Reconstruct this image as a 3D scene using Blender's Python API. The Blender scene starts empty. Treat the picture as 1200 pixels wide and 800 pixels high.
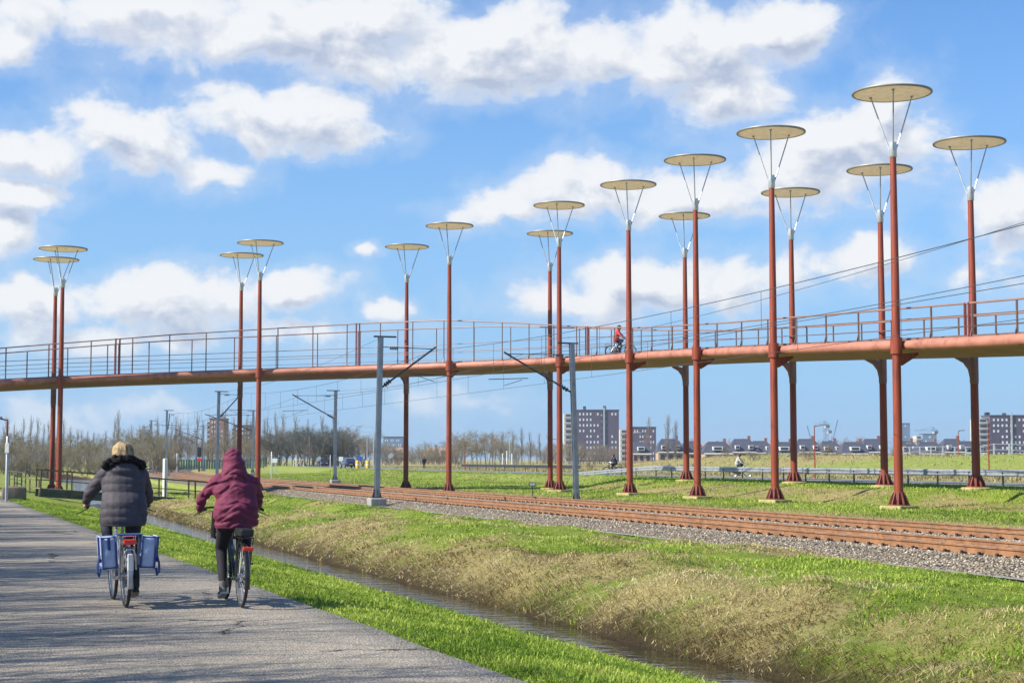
import bpy, bmesh, math, random
import numpy as np
from mathutils import Vector, Matrix
R = math.radians
PI = math.pi
scene = bpy.context.scene
COL = scene.collection

# ------------------------------------------------------------------ camera
F = 1900.0            # focal length in photo pixels (1200 wide)
Y0 = 538.0            # horizon row
CH = 1.6              # eye height over the bike path
PITCH = math.atan((Y0 - 400.0) / F)
CP, SP = math.cos(PITCH), math.sin(PITCH)
cam = bpy.data.cameras.new('camera')
cam.sensor_fit = 'HORIZONTAL'; cam.sensor_width = 36.0; cam.lens = 36.0 * F / 1200.0
cam.clip_start = 0.1; cam.clip_end = 12000.0
cam_ob = bpy.data.objects.new('camera', cam); COL.objects.link(cam_ob)
cam_ob.location = (0, 0, CH); cam_ob.rotation_euler = (PI / 2 + PITCH, 0, 0)
scene.camera = cam_ob

# ------------------------------------------------------------------ exposure
scene.view_settings.view_transform = 'Standard'
scene.view_settings.look = 'None'
scene.view_settings.exposure = 0.62
scene.view_settings.gamma = 1.0
scene.view_settings.use_curve_mapping = False

# ------------------------------------------------------------------ sun
SUN_EL = R(39)
S_AZ = math.atan2(-0.94, -0.34)                     # compass angle (x east, y north) towards the sun
sun_dir = Vector((math.sin(S_AZ) * math.cos(SUN_EL), math.cos(S_AZ) * math.cos(SUN_EL), math.sin(SUN_EL)))
sl = bpy.data.lights.new('sun', 'SUN'); sl.energy = 5.0; sl.angle = R(0.5); sl.color = (1.0, 0.93, 0.82)
so = bpy.data.objects.new('sun', sl); COL.objects.link(so)
so.rotation_euler = sun_dir.to_track_quat('Z', 'Y').to_euler()
so.location = (-60, -40, 60)

# ------------------------------------------------------------------ world: Nishita sky + clouds by direction
W = bpy.data.worlds.new('World'); scene.world = W; W.use_nodes = True
wt = W.node_tree; wt.nodes.clear()
def pix_dir(px, py):
    a = (px - 600.0) / F; b = (400.0 - py) / F
    v = Vector((a, CP - b * SP, SP + b * CP)); v.normalize(); return v
class NT:
    def __init__(s, t): s.t = t
    def n(s, typ, **k):
        nd = s.t.nodes.new(typ)
        for a, b in k.items(): setattr(nd, a, b)
        return nd
    def put(s, sock, v):
        if hasattr(v, 'is_linked'): s.t.links.new(v, sock)
        else: sock.default_value = v
    def m(s, op, a, b=None, c=None, clamp=False):
        nd = s.n('ShaderNodeMath', operation=op); nd.use_clamp = clamp
        s.put(nd.inputs[0], a)
        if b is not None: s.put(nd.inputs[1], b)
        if c is not None: s.put(nd.inputs[2], c)
        return nd.outputs[0]
    def vm(s, op, a, b=None, c=None, out='Vector'):
        nd = s.n('ShaderNodeVectorMath', operation=op)
        s.put(nd.inputs[0], a)
        if b is not None: s.put(nd.inputs[1], b)
        if c is not None: s.put(nd.inputs[2], c)
        return nd.outputs[out]
    def noise(s, vec, scale, detail=4, rough=0.5, dist=0.0, out='Fac'):
        nd = s.n('ShaderNodeTexNoise'); s.put(nd.inputs['Vector'], vec)
        nd.inputs['Scale'].default_value = scale; nd.inputs['Detail'].default_value = detail
        nd.inputs['Roughness'].default_value = rough; nd.inputs['Distortion'].default_value = dist
        return nd.outputs[out]
    def ramp(s, fac, stops, interp='LINEAR'):
        nd = s.n('ShaderNodeValToRGB'); s.put(nd.inputs[0], fac); cr = nd.color_ramp; cr.interpolation = interp
        while len(cr.elements) < len(stops): cr.elements.new(0.5)
        for e, (p, c) in zip(cr.elements, stops):
            e.position = p; e.color = (c[0], c[1], c[2], 1) if hasattr(c, '__len__') else (c, c, c, 1)
        return nd.outputs[0]
    def mix(s, fac, a, b, mode='MIX'):
        nd = s.n('ShaderNodeMix', data_type='RGBA', blend_type=mode)
        s.put(nd.inputs[0], fac)
        s.put(nd.inputs[6], a if hasattr(a, 'is_linked') else (*a, 1))
        s.put(nd.inputs[7], b if hasattr(b, 'is_linked') else (*b, 1))
        return nd.outputs[2]
    def mr(s, v, a, b, c=0.0, d=1.0, smooth=True):
        nd = s.n('ShaderNodeMapRange'); nd.interpolation_type = 'SMOOTHSTEP' if smooth else 'LINEAR'
        s.put(nd.inputs[0], v)
        for i, x in enumerate((a, b, c, d)): s.put(nd.inputs[i + 1], x)
        return nd.outputs[0]
w = NT(wt)
tc = w.n('ShaderNodeTexCoord')
sep = w.n('ShaderNodeSeparateXYZ'); wt.links.new(tc.outputs['Generated'], sep.inputs[0])
az = w.m('ARCTAN2', sep.outputs[0], sep.outputs[1]); el = w.m('ARCSINE', sep.outputs[2])
comb = w.n('ShaderNodeCombineXYZ'); wt.links.new(az, comb.inputs[0]); wt.links.new(el, comb.inputs[1])
P0 = comb.outputs[0]
# cloud bodies: centre and half size in photo pixels, weight
CL = [(330, 30, 310, 56, 1.0), (550, 62, 240, 60, 1.05), (770, 58, 200, 62, 1.0), (915, 40, 85, 38, .85), (150, 18, 160, 40, .9),
      (855, 105, 90, 55, .75), (320, 142, 140, 42, 1.0), (150, 162, 115, 46, .95), (40, 172, 90, 40, .9), (400, 162, 75, 26, .8), (245, 205, 60, 26, .6),
      (20, 225, 70, 22, .8), (15, 275, 45, 35, .85), (20, 50, 45, 30, .5),
      (690, 218, 110, 38, 1.05), (590, 245, 95, 24, .8), (800, 235, 90, 32, .85), (970, 185, 130, 64, .95), (1040, 120, 50, 42, .8),
      (1190, 255, 75, 60, 1.0), (1010, 305, 100, 28, .8), (800, 330, 170, 42, .95), (690, 350, 120, 30, .7), (1130, 330, 60, 16, .4),
      (40, 360, 70, 45, 1.0), (180, 355, 140, 40, 1.0), (250, 345, 90, 34, .9), (345, 335, 75, 32, 1.0), (448, 360, 35, 18, .8),
      (425, 292, 16, 10, .6), (120, 395, 190, 26, .7), (330, 385, 120, 18, .45),
      (60, 490, 90, 26, .5), (170, 480, 60, 16, .4), (560, 475, 60, 14, .4), (500, 465, 60, 20, .4)]
prm = []
for cx, cy, rx, ry, wg in CL:
    d = pix_dir(cx, cy)
    prm.append((math.atan2(d.x, d.y), math.asin(d.z), rx * 1.0 / F, ry * 1.06 / F, wg))
def density(P, dx=0.0, dy=0.0, det=8):
    best = None
    q = w.vm('ADD', P, (dx, dy, 0)) if (dx or dy) else P
    wob = w.noise(q, 30, 4, .6, out='Color')
    q2 = w.vm('MULTIPLY_ADD', w.vm('SUBTRACT', wob, (.5, .5, .5)), (.026, .024, 0), q)
    for (a, e, rx, ry, wg) in prm:
        v = w.vm('MULTIPLY_ADD', q2, (1 / rx, 1 / ry, 0), (-a / rx, -e / ry, 0))
        ln = w.vm('LENGTH', v, out='Value')
        val = w.m('MULTIPLY_ADD', ln, -wg, wg)
        best = val if best is None else w.m('SMOOTH_MAX', best, val, 0.2)
    qs = w.vm('MULTIPLY', q, (1.0, 1.35, 1.0))
    nz = w.noise(qs, 21, det, .56, .25)
    gen = w.noise(qs, 5, 3, .5)
    # far from the modelled part of the sky the same noise alone makes the clouds
    inside = w.m('MULTIPLY', w.mr(w.m('ABSOLUTE', az), .36, .50, 1, 0), w.mr(el, .30, .42, 1, 0))
    body = w.m('MAXIMUM', best, w.m('SUBTRACT', w.m('SUBTRACT', w.m('MULTIPLY', gen, 3.0), 1.9), w.m('MULTIPLY', inside, 3.0)))
    return w.m('ADD', w.m('MINIMUM', body, .62), w.m('MULTIPLY_ADD', nz, 1.9, -1.04))
D0 = density(P0)
D1 = density(P0, -0.007, 0.014, 8)
mask = w.m('MAXIMUM', w.m('MULTIPLY', w.mr(D0, -.19, .31), .97), w.m('MULTIPLY', w.mr(D0, -.55, .05), .30))
# fair-weather veil low over the horizon
veil = w.mr(el, -.02, .34, .85, 0.0)
core = w.m('MULTIPLY', w.mr(w.m('ADD', w.m('SUBTRACT', D1, D0), w.m('MULTIPLY_ADD', D1, .42, -.10)), -.16, .44, smooth=False), w.mr(D0, .0, .45, .5, 1.0))
thick = w.mr(D0, -.1, .45)
sky = w.n('ShaderNodeTexSky'); sky.sky_type = 'NISHITA'; sky.sun_disc = False
sky.sun_elevation = SUN_EL; sky.sun_rotation = S_AZ; sky.altitude = 0; sky.air_density = 1.0; sky.dust_density = .6; sky.ozone_density = 2.2
SKYTINT = (0.62, 0.94, 1.30)
tinted = w.mix(1.0, sky.outputs[0], SKYTINT, 'MULTIPLY')
K = 1 / 0.11
white = (0.755 * K, 0.76 * K, 0.765 * K); shade = (0.385 * K, 0.44 * K, 0.56 * K); edge = (0.55 * K, 0.62 * K, 0.73 * K)
ccol = w.mix(core, white, shade)
ccol = w.mix(thick, edge, ccol)
lowhaze = w.mix(veil, tinted, (0.26 * K, 0.46 * K, 0.72 * K))
front = w.mr(sep.outputs[2], -.02, .03)
skycol = w.mix(w.m('MULTIPLY', mask, w.mr(el, .0, .10, .45, .97)), lowhaze, ccol)
bg = w.n('ShaderNodeBackground'); wt.links.new(skycol, bg.inputs[0]); bg.inputs[1].default_value = 0.09
wo = w.n('ShaderNodeOutputWorld'); wt.links.new(bg.outputs[0], wo.inputs[0])
W.cycles.sampling_method = 'MANUAL'; W.cycles.sample_map_resolution = 256

HAZE = .00016
# ------------------------------------------------------------------ helpers
def tag(o, label=None, cat=None, group=None, kind=None):
    if label: o['label'] = label
    if cat: o['category'] = cat
    if group: o['group'] = group
    if kind: o['kind'] = kind
    return o
def empty(name, loc=(0, 0, 0), rz=0.0, label=None, cat=None, group=None):
    o = bpy.data.objects.new(name, None); COL.objects.link(o); o.empty_display_size = .2
    o.location = loc; o.rotation_euler = (0, 0, rz)
    return tag(o, label, cat, group)
def copy_tree(o, parent=None):
    c = o.copy(); COL.objects.link(c)
    c.parent = parent
    for ch in list(o.children): copy_tree(ch, c)
    return c
def frame(t):
    t = Vector(t).normalized()
    u = Vector((0, 0, 1)) if abs(t.z) < .9 else Vector((1, 0, 0))
    a = t.cross(u).normalized(); b = t.cross(a).normalized()
    return a, b
class MB:
    def __init__(s): s.v = []; s.f = []
    def add(s, vs, fs):
        o = len(s.v); s.v += [tuple(x) for x in vs]; s.f += [tuple(i + o for i in q) for q in fs]; return s
    def box(s, c, d, rz=0.0, M=None):
        x, y, z = d[0] / 2, d[1] / 2, d[2] / 2
        vs = [Vector((a * x, b * y, e * z)) for e in (-1, 1) for a, b in ((-1, -1), (1, -1), (1, 1), (-1, 1))]
        if M is None: M = Matrix.Rotation(rz, 3, 'Z')
        vs = [M @ q + Vector(c) for q in vs]
        return s.add(vs, [(3, 2, 1, 0), (4, 5, 6, 7), (0, 1, 5, 4), (1, 2, 6, 5), (2, 3, 7, 6), (3, 0, 4, 7)])
    def bbox(s, c, d, bev=.01, rz=0.0, M=None, seg=2):
        bm = bmesh.new(); bmesh.ops.create_cube(bm, size=1)
        for q in bm.verts: q.co = Vector((q.co.x * d[0], q.co.y * d[1], q.co.z * d[2]))
        bmesh.ops.bevel(bm, geom=bm.edges[:], offset=bev, segments=seg, affect='EDGES', profile=.5)
        if M is None: M = Matrix.Rotation(rz, 3, 'Z')
        bm.verts.index_update()
        s.add([M @ q.co + Vector(c) for q in bm.verts], [[q.index for q in f.verts] for f in bm.faces]); bm.free(); return s
    def bar(s, a, b, wd, ht):
        a, b = Vector(a), Vector(b); t = (b - a).normalized()
        sd = t.cross(Vector((0, 0, 1)))
        if sd.length < 1e-4: sd = Vector((1, 0, 0))
        sd.normalize(); up = sd.cross(t)
        vs = []
        for p in (a, b):
            for i, j in ((-1, -1), (1, -1), (1, 1), (-1, 1)): vs.append(p + sd * i * wd / 2 + up * j * ht / 2)
        return s.add(vs, [(3, 2, 1, 0), (4, 5, 6, 7), (0, 1, 5, 4), (1, 2, 6, 5), (2, 3, 7, 6), (3, 0, 4, 7)])
    def tube(s, pts, r, n=8, cap=True, closed=False):
        pts = [Vector(p) for p in pts]; k = len(pts)
        rs = r if hasattr(r, '__len__') else [r] * k
        vs = []; a = None
        for i, p in enumerate(pts):
            if closed: t = pts[(i + 1) % k] - pts[i - 1]
            else: t = pts[min(i + 1, k - 1)] - pts[max(i - 1, 0)]
            if a is None: a, b = frame(t)
            else:
                t = t.normalized(); a = (a - t * a.dot(t)).normalized(); b = t.cross(a)
            for j in range(n):
                q = 2 * PI * j / n
                vs.append(p + (a * math.cos(q) + b * math.sin(q)) * rs[i])
        fs = []
        for i in range(k if closed else k - 1):
            i2 = (i + 1) % k
            for j in range(n):
                j2 = (j + 1) % n
                fs.append((i * n + j, i * n + j2, i2 * n + j2, i2 * n + j))
        if cap and not closed:
            fs.append(tuple(range(n - 1, -1, -1))); fs.append(tuple((k - 1) * n + j for j in range(n)))
        return s.add(vs, fs)
    def lathe(s, prof, n=24, c=(0, 0, 0), cap=True):
        vs = []
        for r, z in prof:
            for j in range(n):
                q = 2 * PI * j / n; vs.append((c[0] + r * math.cos(q), c[1] + r * math.sin(q), c[2] + z))
        fs = []
        for i in range(len(prof) - 1):
            for j in range(n):
                j2 = (j + 1) % n; fs.append((i * n + j, i * n + j2, (i + 1) * n + j2, (i + 1) * n + j))
        if cap:
            fs.append(tuple(range(n - 1, -1, -1))); fs.append(tuple((len(prof) - 1) * n + j for j in range(n)))
        return s.add(vs, fs)
    def ell(s, c, r, n=14, m=9, M=None):
        vs = []; fs = []
        for i in range(1, m):
            ph = PI * i / m
            for j in range(n):
                q = 2 * PI * j / n
                vs.append(Vector((r[0] * math.sin(ph) * math.cos(q), r[1] * math.sin(ph) * math.sin(q), r[2] * math.cos(ph))))
        vs.append(Vector((0, 0, r[2]))); vs.append(Vector((0, 0, -r[2])))
        if M is not None: vs = [M @ q for q in vs]
        vs = [q + Vector(c) for q in vs]
        for i in range(m - 2):
            for j in range(n):
                j2 = (j + 1) % n; fs.append((i * n + j, (i + 1) * n + j, (i + 1) * n + j2, i * n + j2))
        T = (m - 1) * n
        for j in range(n):
            j2 = (j + 1) % n; fs.append((T, j, j2)); fs.append((T + 1, (m - 2) * n + j2, (m - 2) * n + j))
        return s.add(vs, fs)
    def cap(s, a, b, ra, rb, n=12):
        """tapered capsule: closed volume"""
        s.tube([a, b], [ra, rb], n); s.ell(a, (ra, ra, ra), n, 8); s.ell(b, (rb, rb, rb), n, 8); return s
    def loft(s, rings, cap=True):
        n = len(rings[0]); vs = [p for r in rings for p in r]; fs = []
        for i in range(len(rings) - 1):
            for j in range(n):
                j2 = (j + 1) % n; fs.append((i * n + j, i * n + j2, (i + 1) * n + j2, (i + 1) * n + j))
        if cap:
            fs.append(tuple(range(n - 1, -1, -1))); fs.append(tuple((len(rings) - 1) * n + j for j in range(n)))
        return s.add(vs, fs)
    def prism(s, poly, depth_vec):
        """extrude a planar polygon by a vector (centred)"""
        d = Vector(depth_vec) / 2; n = len(poly)
        vs = [Vector(p) - d for p in poly] + [Vector(p) + d for p in poly]
        fs = [tuple(range(n - 1, -1, -1)), tuple(range(n, 2 * n))]
        for j in range(n): fs.append((j, (j + 1) % n, n + (j + 1) % n, n + j))
        return s.add(vs, fs)
    def mesh(s, name, smooth=False):
        me = bpy.data.meshes.new(name); me.from_pydata(s.v, [], s.f)
        bm = bmesh.new(); bm.from_mesh(me); bmesh.ops.recalc_face_normals(bm, faces=bm.faces[:]); bm.to_mesh(me); bm.free()
        if smooth:
            me.polygons.foreach_set('use_smooth', [True] * len(me.polygons))
            try: me.set_sharp_from_angle(angle=R(40))
            except Exception: pass
        me.update(); return me
    def build(s, name, mat, parent=None, smooth=False, loc=None):
        me = s.mesh(name, smooth); me.materials.append(mat)
        o = bpy.data.objects.new(name, me); COL.objects.link(o)
        if parent: o.parent = parent
        if loc is not None: o.location = loc
        return o
def remesh(mb, voxel, smooth_it=3, name='body'):
    me = mb.mesh(name); o = bpy.data.objects.new('tmp', me); COL.objects.link(o)
    md = o.modifiers.new('r', 'REMESH'); md.mode = 'VOXEL'; md.voxel_size = voxel; md.use_smooth_shade = True
    if smooth_it:
        ms = o.modifiers.new('s', 'SMOOTH'); ms.factor = .5; ms.iterations = smooth_it
    dg = bpy.context.evaluated_depsgraph_get()
    out = bpy.data.meshes.new_from_object(o.evaluated_get(dg)); out.name = name
    bpy.data.objects.remove(o); bpy.data.meshes.remove(me)
    return out
def link_mesh(name, me, mat, parent=None):
    me.materials.clear(); me.materials.append(mat)
    o = bpy.data.objects.new(name, me); COL.objects.link(o); o.parent = parent; return o
def np_mesh(name, V, Fc, mat, attrs=None, smooth=False):
    """V (n,3); Fc (m,k) constant polygon size"""
    me = bpy.data.meshes.new(name); k = Fc.shape[1]
    me.vertices.add(len(V)); me.vertices.foreach_set('co', np.ascontiguousarray(V, dtype=np.float32).ravel())
    me.loops.add(Fc.size); me.loops.foreach_set('vertex_index', np.ascontiguousarray(Fc, dtype=np.int32).ravel())
    me.polygons.add(len(Fc)); me.polygons.foreach_set('loop_start', np.arange(0, Fc.size, k, dtype=np.int32))
    me.polygons.foreach_set('loop_total', np.full(len(Fc), k, dtype=np.int32))
    if smooth: me.polygons.foreach_set('use_smooth', np.ones(len(Fc), dtype=bool))
    for an, av in (attrs or {}).items():
        a = me.attributes.new(an, 'FLOAT', 'POINT'); a.data.foreach_set('value', np.ascontiguousarray(av, dtype=np.float32))
    me.update(calc_edges=True); me.validate()
    me.materials.append(mat)
    o = bpy.data.objects.new(name, me); COL.objects.link(o); return o

# ------------------------------------------------------------------ materials
def mat(name, col, rough=.6, metal=0.0, var=.12, scale=6.0, bump=0.0, bscale=40.0, col2=None, c2scale=1.5, c2lo=.5, c2hi=.7, coat=0.0, trans=0.0, spec=None, stretch=None):
    m = bpy.data.materials.new(name); m.use_nodes = True; t = m.node_tree; g = NT(t)
    b = t.nodes['Principled BSDF']
    tcn = g.n('ShaderNodeTexCoord'); ob = tcn.outputs['Object']
    if stretch: ob = g.vm('MULTIPLY', ob, stretch)
    nz = g.noise(ob, scale, 5, .6)
    lo = tuple(max(c * (1 - var), 0) for c in col); hi = tuple(c * (1 + var) for c in col)
    c = g.mix(g.mr(nz, .3, .7), lo, hi)
    if col2: c = g.mix(g.mr(g.noise(ob, c2scale, 6, .65), c2lo, c2hi), c, col2)
    t.links.new(c, b.inputs['Base Color'])
    b.inputs['Roughness'].default_value = rough; b.inputs['Metallic'].default_value = metal
    if coat: b.inputs['Coat Weight'].default_value = coat
    if spec is not None: b.inputs['Specular IOR Level'].default_value = spec
    if trans: b.inputs['Transmission Weight'].default_value = trans
    if bump:
        bp = g.n('ShaderNodeBump'); bp.inputs['Strength'].default_value = bump; bp.inputs['Distance'].default_value = .02
        t.links.new(g.noise(ob, bscale, 4, .6), bp.inputs['Height']); t.links.new(bp.outputs[0], b.inputs['Normal'])
    return m
M = {}
M['red'] = mat('rust_red_paint', (.285, .052, .018), .5, 0, .2, 2.5, .05, 30, col2=(.17, .032, .015), c2scale=3.0, c2lo=.46, c2hi=.66, stretch=(2.5, 2.5, .22))
M['red_dark'] = mat('dark_red_paint', (.20, .05, .035), .6, 0, .2, 5, .1, 30)
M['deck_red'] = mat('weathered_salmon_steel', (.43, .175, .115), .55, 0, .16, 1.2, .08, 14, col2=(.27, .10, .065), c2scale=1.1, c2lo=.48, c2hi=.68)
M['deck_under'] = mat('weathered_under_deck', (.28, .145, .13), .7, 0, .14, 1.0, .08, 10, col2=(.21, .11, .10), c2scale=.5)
M['deck_top'] = mat('deck_wearing_course', (.16, .14, .13), .9, 0, .1, 8, .2, 60)
M['rail_grey'] = mat('brown_grey_steel', (.20, .125, .10), .5, .3, .15, 3)
M['rail_top'] = mat('salmon_handrail', (.29, .165, .125), .5, 0, .1, 3)
M['galv'] = mat('galvanised_steel', (.42, .44, .47), .45, .55, .15, 3, .05, 12, col2=(.30, .32, .35), c2scale=2)
M['galv_light'] = mat('light_galvanised_steel', (.58, .60, .62), .4, .5, .1, 5)
M['mast'] = mat('mast_steel', (.30, .33, .38), .5, .3, .15, 2, .05, 10, col2=(.22, .23, .26), c2scale=1.4)
M['dark_steel'] = mat('dark_steel', (.055, .06, .07), .45, .4, .2, 6)
M['disc_under'] = mat('weathered_tan_mesh_disc', (.72, .58, .36), .8, 0, .10, 4, .15, 60, col2=(.60, .48, .31), c2scale=3, c2lo=.5, c2hi=.8)
M['disc_top'] = mat('pale_disc_cover', (.84, .84, .82), .5, 0, .05, 3)
M['disc_rim'] = mat('disc_rim_steel', (.26, .24, .20), .5, .3, .1, 5)
M['concrete'] = mat('weathered_concrete', (.30, .29, .27), .9, 0, .2, 4, .4, 30, col2=(.17, .165, .15), c2scale=2)
M['moss_conc'] = mat('mossy_yellow_concrete', (.36, .32, .13), .95, 0, .25, 5, .4, 30, col2=(.20, .20, .06), c2scale=3)
M['rail'] = mat('rusty_rail', (.27, .135, .062), .75, .1, .25, 3, .15, 30, col2=(.16, .075, .036), c2scale=5)
M['rail_head'] = mat('worn_rail_head', (.52, .38, .30), .35, .4, .15, 1.5)
M['sleeper'] = mat('dusty_concrete_sleeper', (.25, .20, .16), .9, 0, .2, 6, .3, 40)
M['clip'] = mat('dark_rail_clip', (.05, .035, .03), .7, .2, .2, 9)
M['wire'] = mat('copper_wire', (.10, .095, .09), .5, .5, .1, 2)
M['insul'] = mat('dark_insulator', (.05, .045, .05), .3, 0, .1, 4)
M['fb_green'] = mat('mossy_green_bridge_steel', (.055, .07, .05), .75, 0, .3, 5, .2, 30, col2=(.11, .11, .045), c2scale=3)
M['fb_rail'] = mat('olive_bridge_railing', (.13, .105, .045), .75, 0, .25, 5, .2, 30)
M['white_paint'] = mat('white_paint', (.72, .72, .70), .5, 0, .06, 6)
M['grey_paint'] = mat('grey_paint', (.36, .37, .38), .5, 0, .08, 5)
M['black'] = mat('black_plastic', (.016, .016, .018), .45, 0, .2, 20)
M['black_metal'] = mat('black_bike_paint', (.02, .021, .024), .3, .2, .15, 20, coat=.4)
M['silver'] = mat('silver_bike_paint', (.42, .44, .47), .3, .5, .1, 15)
M['chrome'] = mat('bright_metal', (.62, .63, .65), .25, .9, .06, 15)
M['rubber'] = mat('tyre_rubber', (.022, .022, .022), .85, 0, .25, 30)
M['grip'] = mat('dark_grip', (.05, .045, .04), .8, 0, .2, 20)
M['red_lens'] = mat('red_reflector', (.75, .045, .02), .25, 0, .1, 30, coat=.5)
M['pannier'] = mat('blue_grey_canvas', (.38, .46, .66), .8, 0, .10, 14, .25, 90, col2=(.44, .52, .70), c2scale=5)
M['navy_trim'] = mat('navy_webbing', (.035, .07, .21), .8, 0, .15, 20)
M['puffer'] = mat('charcoal_puffer_cloth', (.060, .053, .066), .72, 0, .16, 9, .3, 35)
M['fur'] = mat('black_fur', (.012, .010, .013), .9, 0, .5, 60, .9, 150)
M['maroon'] = mat('maroon_jacket_cloth', (.155, .017, .055), .78, 0, .16, 9, .3, 30)
M['jeans'] = mat('navy_denim', (.017, .020, .042), .85, 0, .25, 25, .2, 120)
M['black_cloth'] = mat('black_cloth', (.012, .011, .019), .85, 0, .25, 20, .2, 90)
M['shoe_dark'] = mat('dark_plum_boot', (.022, .012, .018), .6, 0, .2, 20)
M['shoe_grey'] = mat('grey_sneaker', (.16, .15, .145), .7, 0, .2, 20)
M['sole'] = mat('pale_sole', (.42, .41, .38), .7, 0, .1, 20)
M['skin'] = mat('skin', (.50, .29, .20), .55, 0, .08, 12)
M['hair'] = mat('blonde_hair', (.42, .30, .155), .55, 0, .35, 30, .9, 70, col2=(.17, .11, .06), c2scale=22, c2lo=.48, c2hi=.6, stretch=(1, 1, .25))
M['hair_brown'] = mat('brown_hair', (.08, .05, .03), .6, 0, .3, 30, .6, 80)
M['red_cloth'] = mat('red_jacket_cloth', (.55, .05, .045), .7, 0, .15, 10, .2, 40)
M['pale_cloth'] = mat('pale_jacket_cloth', (.42, .40, .36), .7, 0, .15, 10, .2, 40)
M['asphalt_road'] = mat('road_asphalt', (.16, .16, .165), .9, 0, .1, 2, .2, 60)
M['bark'] = mat('bare_bark', (.17, .135, .10), .9, 0, .25, 4, .4, 20)
M['bark_grey'] = mat('grey_bark', (.16, .14, .115), .9, 0, .25, 4, .4, 20)
M['twig'] = mat('brown_twigs', (.24, .19, .125), .9, 0, .35, .25)
M['twig_olive'] = mat('olive_twigs', (.235, .20, .10), .9, 0, .35, .25)
M['twig_grey'] = mat('grey_twigs', (.25, .22, .175), .9, 0, .3, .25)
M['twig_dark'] = mat('dark_willow_twigs', (.085, .09, .075), .9, 0, .35, .3)
M['evergreen'] = mat('dark_evergreen_leaf', (.035, .055, .030), .8, 0, .4, .5)
M['brick_purple'] = mat('purple_brown_brick', (.075, .058, .10), .85, 0, .1, .4)
M['brick_tan'] = mat('tan_brick', (.42, .30, .21), .85, 0, .1, .5)
M['render_pale'] = mat('pale_render', (.52, .48, .42), .8, 0, .08, .4)
M['balcony_grey'] = mat('balcony_grey', (.34, .37, .40), .7, 0, .1, .5)
M['glass_bright'] = mat('painted_sky_reflection', (.62, .68, .74), .3, 0, .1, 2)  # sky reflection put into the glass as a pale base colour
M['glass_dark'] = mat('dark_window_glass', (.035, .045, .065), .15, 0, .2, 2)
M['slate'] = mat('slate_roof', (.06, .066, .09), .6, 0, .15, .6)
M['pantile'] = mat('orange_pantile', (.42, .16, .09), .8, 0, .15, .6)
M['pale_pantile'] = mat('pale_pantile', (.40, .27, .21), .8, 0, .15, .6)
M['brick_red'] = mat('red_brick', (.25, .11, .08), .85, 0, .12, .6)
M['tower_blue'] = mat('blue_grey_cladding', (.13, .20, .32), .5, 0, .08, .2)
M['yellow'] = mat('yellow_paint', (.75, .42, .03), .5, 0, .08, 3)
M['blue_sign'] = mat('blue_sign_face', (.03, .12, .48), .4, 0, .05, 3)
M['teal'] = mat('teal_fence_mesh', (.018, .085, .095), .7, 0, .2, 1)
M['wood_grey'] = mat('weathered_wood', (.24, .20, .15), .9, 0, .25, 5)
M['car_blue'] = mat('dark_blue_car_paint', (.018, .03, .085), .25, .2, .08, 3, coat=.8)
M['car_dark'] = mat('dark_grey_car_paint', (.045, .05, .055), .25, .3, .08, 3, coat=.8)
M['stone_light'] = mat('pale_kerb_stone', (.55, .53, .48), .9, 0, .12, 3)
M['signal_red'] = mat('red_signal_plate', (.62, .03, .04), .4, 0, .05, 4)
M['sign_face'] = mat('blue_grey_sign_plate', (.30, .36, .42), .5, 0, .1, 8)
M['bark_dry'] = M['wood_grey']

# perforated membrane discs let some sun through
for k_, f_ in (('disc_under', .55), ('disc_top', .6)):
    t = M[k_].node_tree; g = NT(t); b = t.nodes['Principled BSDF']; c_ = b.inputs['Base Color'].links[0].from_socket
    tr = g.n('ShaderNodeBsdfTranslucent'); t.links.new(c_, tr.inputs[0]); ms = g.n('ShaderNodeMixShader'); ms.inputs[0].default_value = f_
    t.links.new(b.outputs[0], ms.inputs[1]); t.links.new(tr.outputs[0], ms.inputs[2]); t.links.new(ms.outputs[0], t.nodes['Material Output'].inputs[0])
# ------------------------------------------------------------------ plan coordinates
TH = R(18.5); DL = R(2.4)
D_ = (-math.sin(TH), math.cos(TH)); N_ = (math.cos(TH), math.sin(TH))
def uv2xy(u, v): return u * D_[0] + v * N_[0], u * D_[1] + v * N_[1]
def xy2uv(x, y): return x * D_[0] + y * D_[1], x * N_[0] + y * N_[1]
def ss(x, a, b):
    t = np.clip((np.asarray(x, float) - a) / (b - a), 0, 1); return t * t * (3 - 2 * t)
def railoff(u):
    u = np.asarray(u, float)
    a = np.clip(u - 130, 0, 270) ** 2 / 2600.0
    return a + np.clip(u - 400, 0, 300) * (270 / 1300.0)
def sh(u): return np.interp(u, [-50, 20, 45, 65, 80, 105, 134, 160, 200], [0, 0, .45, .9, 1.4, 3.2, 6.0, 9.0, 10.0])
QK = np.array([-3000., 4.5, 8.05, 9.15, 17.75, 4000.])
def vknots(u):
    u = np.asarray(u, float); c = math.cos(DL); s_ = math.sin(DL); s = sh(u)
    ue = np.minimum(u, 200)
    f = lambda wq: (wq - ue * s_) / c
    ro = railoff(u)
    return np.stack([f(-3000.) + 0 * u, f(4.5) + 0 * u, f(8.05 + .8 * s), f(9.15 + 1.3 * s), 17.75 + ro, 4000. + ro], -1)
def q2v(q, u):
    q = np.asarray(q, float); u = np.asarray(u, float); q, u = np.broadcast_arrays(q, u)
    K = vknots(u); out = np.empty(q.shape)
    i = np.clip(np.searchsorted(QK, q) - 1, 0, len(QK) - 2)
    k0 = np.take_along_axis(K, i[..., None], -1)[..., 0]; k1 = np.take_along_axis(K, i[..., None] + 1, -1)[..., 0]
    return k0 + (k1 - k0) * (q - QK[i]) / (QK[i + 1] - QK[i])
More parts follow.
